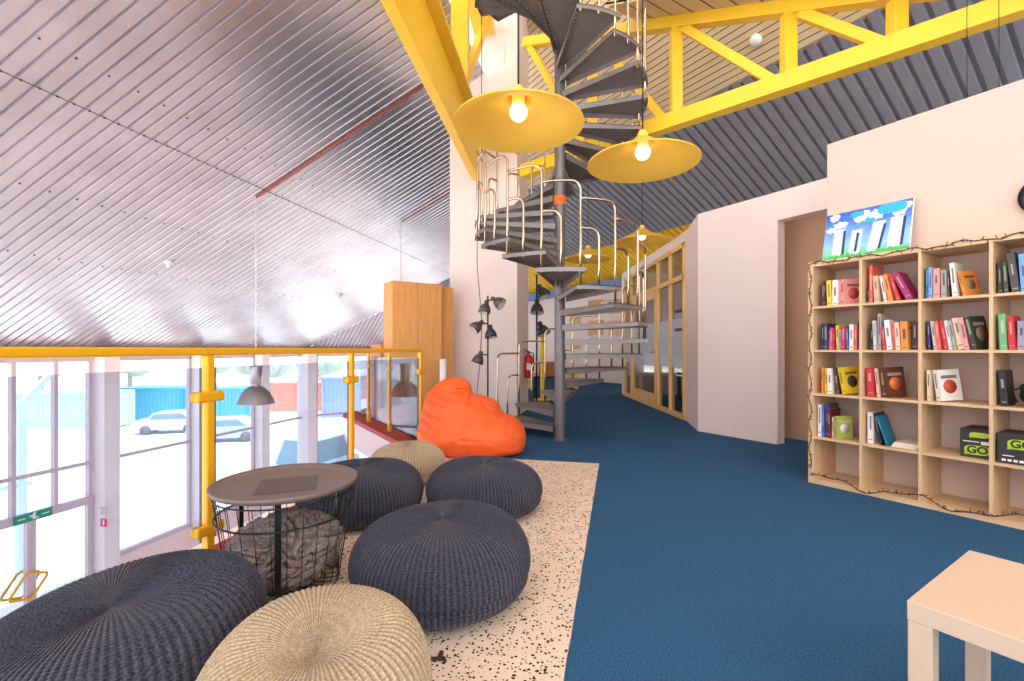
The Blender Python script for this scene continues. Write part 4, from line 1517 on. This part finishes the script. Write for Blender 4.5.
ob = bpy.data.objects.new('bag_body', me)
COL.objects.link(ob)
ob.parent = bg_
MB().tube([(-.1, -.05, .03), (-.12, -.08, .10), (-.04, -.09, .14), (.06, -.08, .11), (.09, -.06, .03)], .007, 6).build('strap', BLACKM, bg_)

# twig-like string of lights round the bookcase front
sl_ = thing('string_light', 'dark string of little spikes wound along the bookcase front edges', 'string lights', BKO, BKR)
path = []
random.seed(11)
for k in range(30):
    path.append(Vector((.02 + .012 * sin(k * 1.7), -.006, .12 + (BH - .14) * k / 29)))
for k in range(1, 44):
    path.append(Vector((.02 + (BW - .04) * k / 43, -.007, BH - .012 + .010 * sin(k * .9) - .010 * (k % 3 == 0))))
path2 = []
for k in range(60):
    f = k / 59
    path2.append(Vector((.02 + (BW - .04) * f, -.010, .055 + .028 * sin(f * 21) + .012 * sin(f * 47 + 1))))
wr = MB()
for pth in (path, path2):
    wr.tube(pth, .0035, 6)
wr.build('wire', TWINE, sl_)
sp = MB()
for pth in (path, path2):
    for i in range(len(pth) - 1):
        for q in range(2 if pth is path else 2):
            p = pth[i].lerp(pth[i + 1], random.random())
            a = random.uniform(0, 2 * pi)
            v = Vector((cos(a), -.25, sin(a))) * random.uniform(.018, .032)
            if p.z < .1:
                v.z = abs(v.z)
            sp.tube([p, p + v], [.003, .0018], 5)
so = sp.build('spikes', TWINE, sl_)
so['kind'] = 'stuff'

# painting leaning on the wall
pc = thing('painting', 'blue and green abstract canvas with white towers, leaning on top of the bookcase', 'painting', bk_world(-.005, .235, BH), BKR)
LEAN = Matrix.Rotation(R_(-13), 3, 'X')
def ppart(nm, mb_, mt):
    o = mb_.build(nm, mt, pc)
    o.rotation_euler = (R_(-13), 0, 0)
    return o
ppart('canvas', MB().box((.30, .012, .225), (.60, .024, .45)), mat('canvas_white', (238, 234, 230), .7))
def mat_canvas():
    m = mat('painted_field', (60, 120, 210), .6)
    nt = m.node_tree
    b = nt.nodes['Principled BSDF']
    L = nt.links.new
    tc = nt.nodes.new('ShaderNodeTexCoord')
    sx_ = nt.nodes.new('ShaderNodeSeparateXYZ')
    L(tc.outputs['Object'], sx_.inputs[0])
    nz = nt.nodes.new('ShaderNodeTexNoise')
    nz.inputs['Scale'].default_value = 11
    nz.inputs['Detail'].default_value = 4
    L(tc.outputs['Object'], nz.inputs['Vector'])
    ad = nt.nodes.new('ShaderNodeMath')
    ad.operation = 'MULTIPLY_ADD'
    L(nz.outputs['Fac'], ad.inputs[0])
    ad.inputs[1].default_value = .22
    L(sx_.outputs[2], ad.inputs[2])
    rp = nt.nodes.new('ShaderNodeValToRGB')
    e = rp.color_ramp.elements
    e[0].position = .10
    e[0].color = lin((60, 160, 90))
    e[1].position = .58
    e[1].color = lin((40, 90, 190))
    for pos, c in ((.17, (90, 206, 120)), (.24, (150, 205, 226)), (.36, (120, 170, 226)), (.48, (70, 120, 214))):
        n = e.new(pos)
        n.color = lin(c)
    L(ad.outputs[0], rp.inputs['Fac'])
    L(rp.outputs['Color'], b.inputs['Base Color'])
    return m
ppart('painted_field', MB().box((.30, -.001, .225), (.596, .002, .446)), mat_canvas())
PW, PD, PCL = mat('paint_white', (206, 218, 230), .6), mat('paint_dark_blue', (40, 60, 120), .6), mat('paint_cloud', (222, 228, 234), .6)
PT, PGR = mat('paint_turquoise', (50, 180, 222), .6), mat('paint_green', (80, 196, 90), .6)
for (x, w, z0, z1, ln) in ((.115, .085, .06, .30, .0), (.235, .08, .06, .27, .01), (.365, .085, .06, .31, .03), (.50, .085, .07, .32, .01)):
    ppart('tower', MB().face([(x - w / 2, -.003, z0), (x + w / 2, -.003, z0), (x + w / 2 + ln, -.003, z1), (x - w / 2 + ln, -.003, z1)]), PW)
for (x, z0, z1, ln) in ((.145, .06, .28, .0), (.235, .08, .24, .01), (.395, .06, .28, .03), (.54, .08, .31, .01)):
    ppart('tower_edge', MB().face([(x, -.0045, z0), (x + .018, -.0045, z0), (x + .018 + ln, -.0045, z1), (x + ln, -.0045, z1)]), PD)
for (x, z, a, b2) in ((.07, .41, .04, .035), (.12, .335, .055, .03), (.26, .36, .05, .03), (.29, .40, .035, .028), (.37, .37, .06, .045), (.52, .36, .05, .04), (.56, .40, .04, .03), (.05, .30, .04, .025)):
    n = 14
    ppart('cloud', MB().face([(x + a * cos(2 * pi * k / n) * (1 + .18 * sin(k * 2.3)), -.0055, z + b2 * sin(2 * pi * k / n) * (1 + .2 * cos(k * 3.1))) for k in range(n)]), PCL)
for (x, z, a, b2) in ((.47, .40, .095, .045), (.235, .405, .05, .022), (.33, .33, .035, .02)):
    n = 16
    ppart('turquoise_patch', MB().face([(x + a * math.copysign(abs(cos(2 * pi * k / n)) ** .6, cos(2 * pi * k / n)), -.0062, z + b2 * math.copysign(abs(sin(2 * pi * k / n)) ** .7, sin(2 * pi * k / n))) for k in range(n)]), PT)
for k in range(14):
    x = .03 + .041 * k
    ppart('grass_stroke', MB().face([(x - .03, -.005, .004), (x + .03, -.005, .004), (x + .014, -.005, .05 + .03 * abs(sin(k * 1.9))), (x - .012, -.005, .045 + .035 * abs(sin(k * 2.7)))]), PGR)

# wall clock at the right edge
ck = thing('wall_clock', 'black rimmed round wall clock at the right edge of the warm wall', 'clock', wl - D2 * 1.295 - N2 * .002 + UP * 2.10, BKR)
MC = Matrix.Rotation(pi / 2, 3, 'X')
MB().lathe([(.09, 0), (.13, 0), (.13, .035), (.095, .035), (.09, .03), (.09, .0)], 40, M=MC).build('rim', BLACKM, ck)
MB().lathe([(0, .012), (.113, .012)], 40, M=MC).build('clock_face', WHITEP, ck)
hh = MB()
hh.box((.02, -.016, .02), (.006, .002, .07), M=Matrix.Rotation(.8, 3, 'Y')); hh.box((-.03, -.016, .01), (.005, .002, .09), M=Matrix.Rotation(-1.2, 3, 'Y'))
hh.build('hands', BLACKM, ck)

# ------------------------------------------------------------------ work lamp stands, extinguisher, cables
def lamp_head(par, z, ang, tilt, mt, ext=.10, sc=1.0):
    """bell shaded head on a short arm; ang: heading, tilt: degrees below level"""
    d = Vector((cos(ang), sin(ang), 0))
    p = d * ext + UP * z
    aim = (d * cos(R_(tilt)) - UP * sin(R_(tilt))).normalized()
    M = aim.to_track_quat('Z', 'Y').to_matrix().to_3x3() * sc
    h = MB()
    h.tube([UP * z, d * ext * .6 + UP * z, p], .012, 8)
    h.lathe([(0, -.06), (.03, -.06), (.035, -.04), (.035, .0), (.06, .02), (.085, .07), (.098, .14), (.094, .14), (.08, .07), (.055, .025), (0, .02)], 24, c=p, M=M)
    o = h.build('lamp_head', mt, par)
    b = MB()
    b.lathe([(0, .05), (.07, .065), (.088, .132), (.09, .136)], 20, c=p, M=M)
    b.build('reflector', INNERW, o)
    return o
fl = thing('floor_lamp', 'dark floor lamp with a cluster of work light heads before the white column', 'lamp', (-.373, 7.25, 0), 0)
MB().lathe([(0, 0), (.2, 0), (.2, .02), (.03, .03), (0, .03)], 32).build('base', DGREY, fl)
MB().cyl((0, 0, .02), (0, 0, 1.93), .013, 10).build('pole', DGREY, fl)
LM = mat('lamp_bronze', (98, 88, 82), .4, .3)
LM2 = mat('lamp_navy', (64, 66, 84), .4, .3)
lamp_head(fl, 1.86, R_(-25), 32, LM, .12)
lamp_head(fl, 1.80, R_(215), 75, LM, .03)
lamp_head(fl, 1.50, R_(195), 42, LM, .12)
lamp_head(fl, 1.42, R_(-50), 80, LM2, .06)
lamp_head(fl, 1.02, R_(190), 70, LM, .12)
f2 = thing('floor_lamp', 'dark floor lamp with three work light heads standing behind the stair post', 'lamp', (.5, 9.5, 0), 0)
MB().lathe([(0, 0), (.24, 0), (.24, .03), (.03, .05), (0, .05)], 32).build('base', DGREY, f2)
MB().cyl((0, 0, .02), (0, 0, 2.62), .018, 10).build('pole', DGREY, f2)
LM3 = mat('lamp_dark', (70, 66, 68), .4, .3)
lamp_head(f2, 2.33, R_(-30), 60, LM3, .08, 1.4)
lamp_head(f2, 2.02, R_(-90), 75, LM3, .08, 1.4)
lamp_head(f2, 1.58, R_(-30), 65, LM3, .09, 1.4)
fe = thing('fire_extinguisher', 'red fire extinguisher hanging on the side of the white column', 'fire extinguisher', c0 + D1 * .55 + Vector((.09, -.02, .60)), 0)
MB().lathe([(0, 0), (.065, 0), (.075, .02), (.075, .34), (.06, .39), (.025, .41), (.025, .44), (0, .44)], 24).build('cylinder_body', mat('extinguisher_red', (206, 30, 40), .3), fe)
vv = MB()
vv.box((0, 0, .455), (.04, .04, .03)); vv.beam((0, 0, .475), (-.09, -.02, .50), .02, .012); vv.beam((0, 0, .465), (-.09, -.02, .455), .02, .010)
vv.build('valve', BLACKM, fe)
MB().tube([(.02, -.02, .455), (.08, -.05, .43), (.085, -.05, .30), (.08, -.04, .12)], .011, 8).build('hose', BLACKM, fe)
MB().box((0, -.073, .2), (.08, .008, .12)).build('info_label', PAPER, fe)
cab = MB()
cab.tube([(-.56, 7.6, 3.88), (-.56, 7.55, 3.0), (-.555, 7.5, 2.4), (-.5, 7.4, 1.85), (-.47, 7.35, 1.5), (-.50, 7.35, .9), (-.56, 7.38, .35), (-.56, 7.4, .02)], .007, 6)
o = cab.build('cable', mat('grey_cable', (120, 108, 104), .6))
tag(o, 'thin grey cable hanging down the white column beside the work lamps', 'cable')
o = MB().tube([(-.42, 6.5, 6.4), (-.42, 6.5, 2.62)], .005, 6).build('cable', BLACKM)
tag(o, 'thin dark wire hanging straight down left of the nearest disc pendant', 'cable')
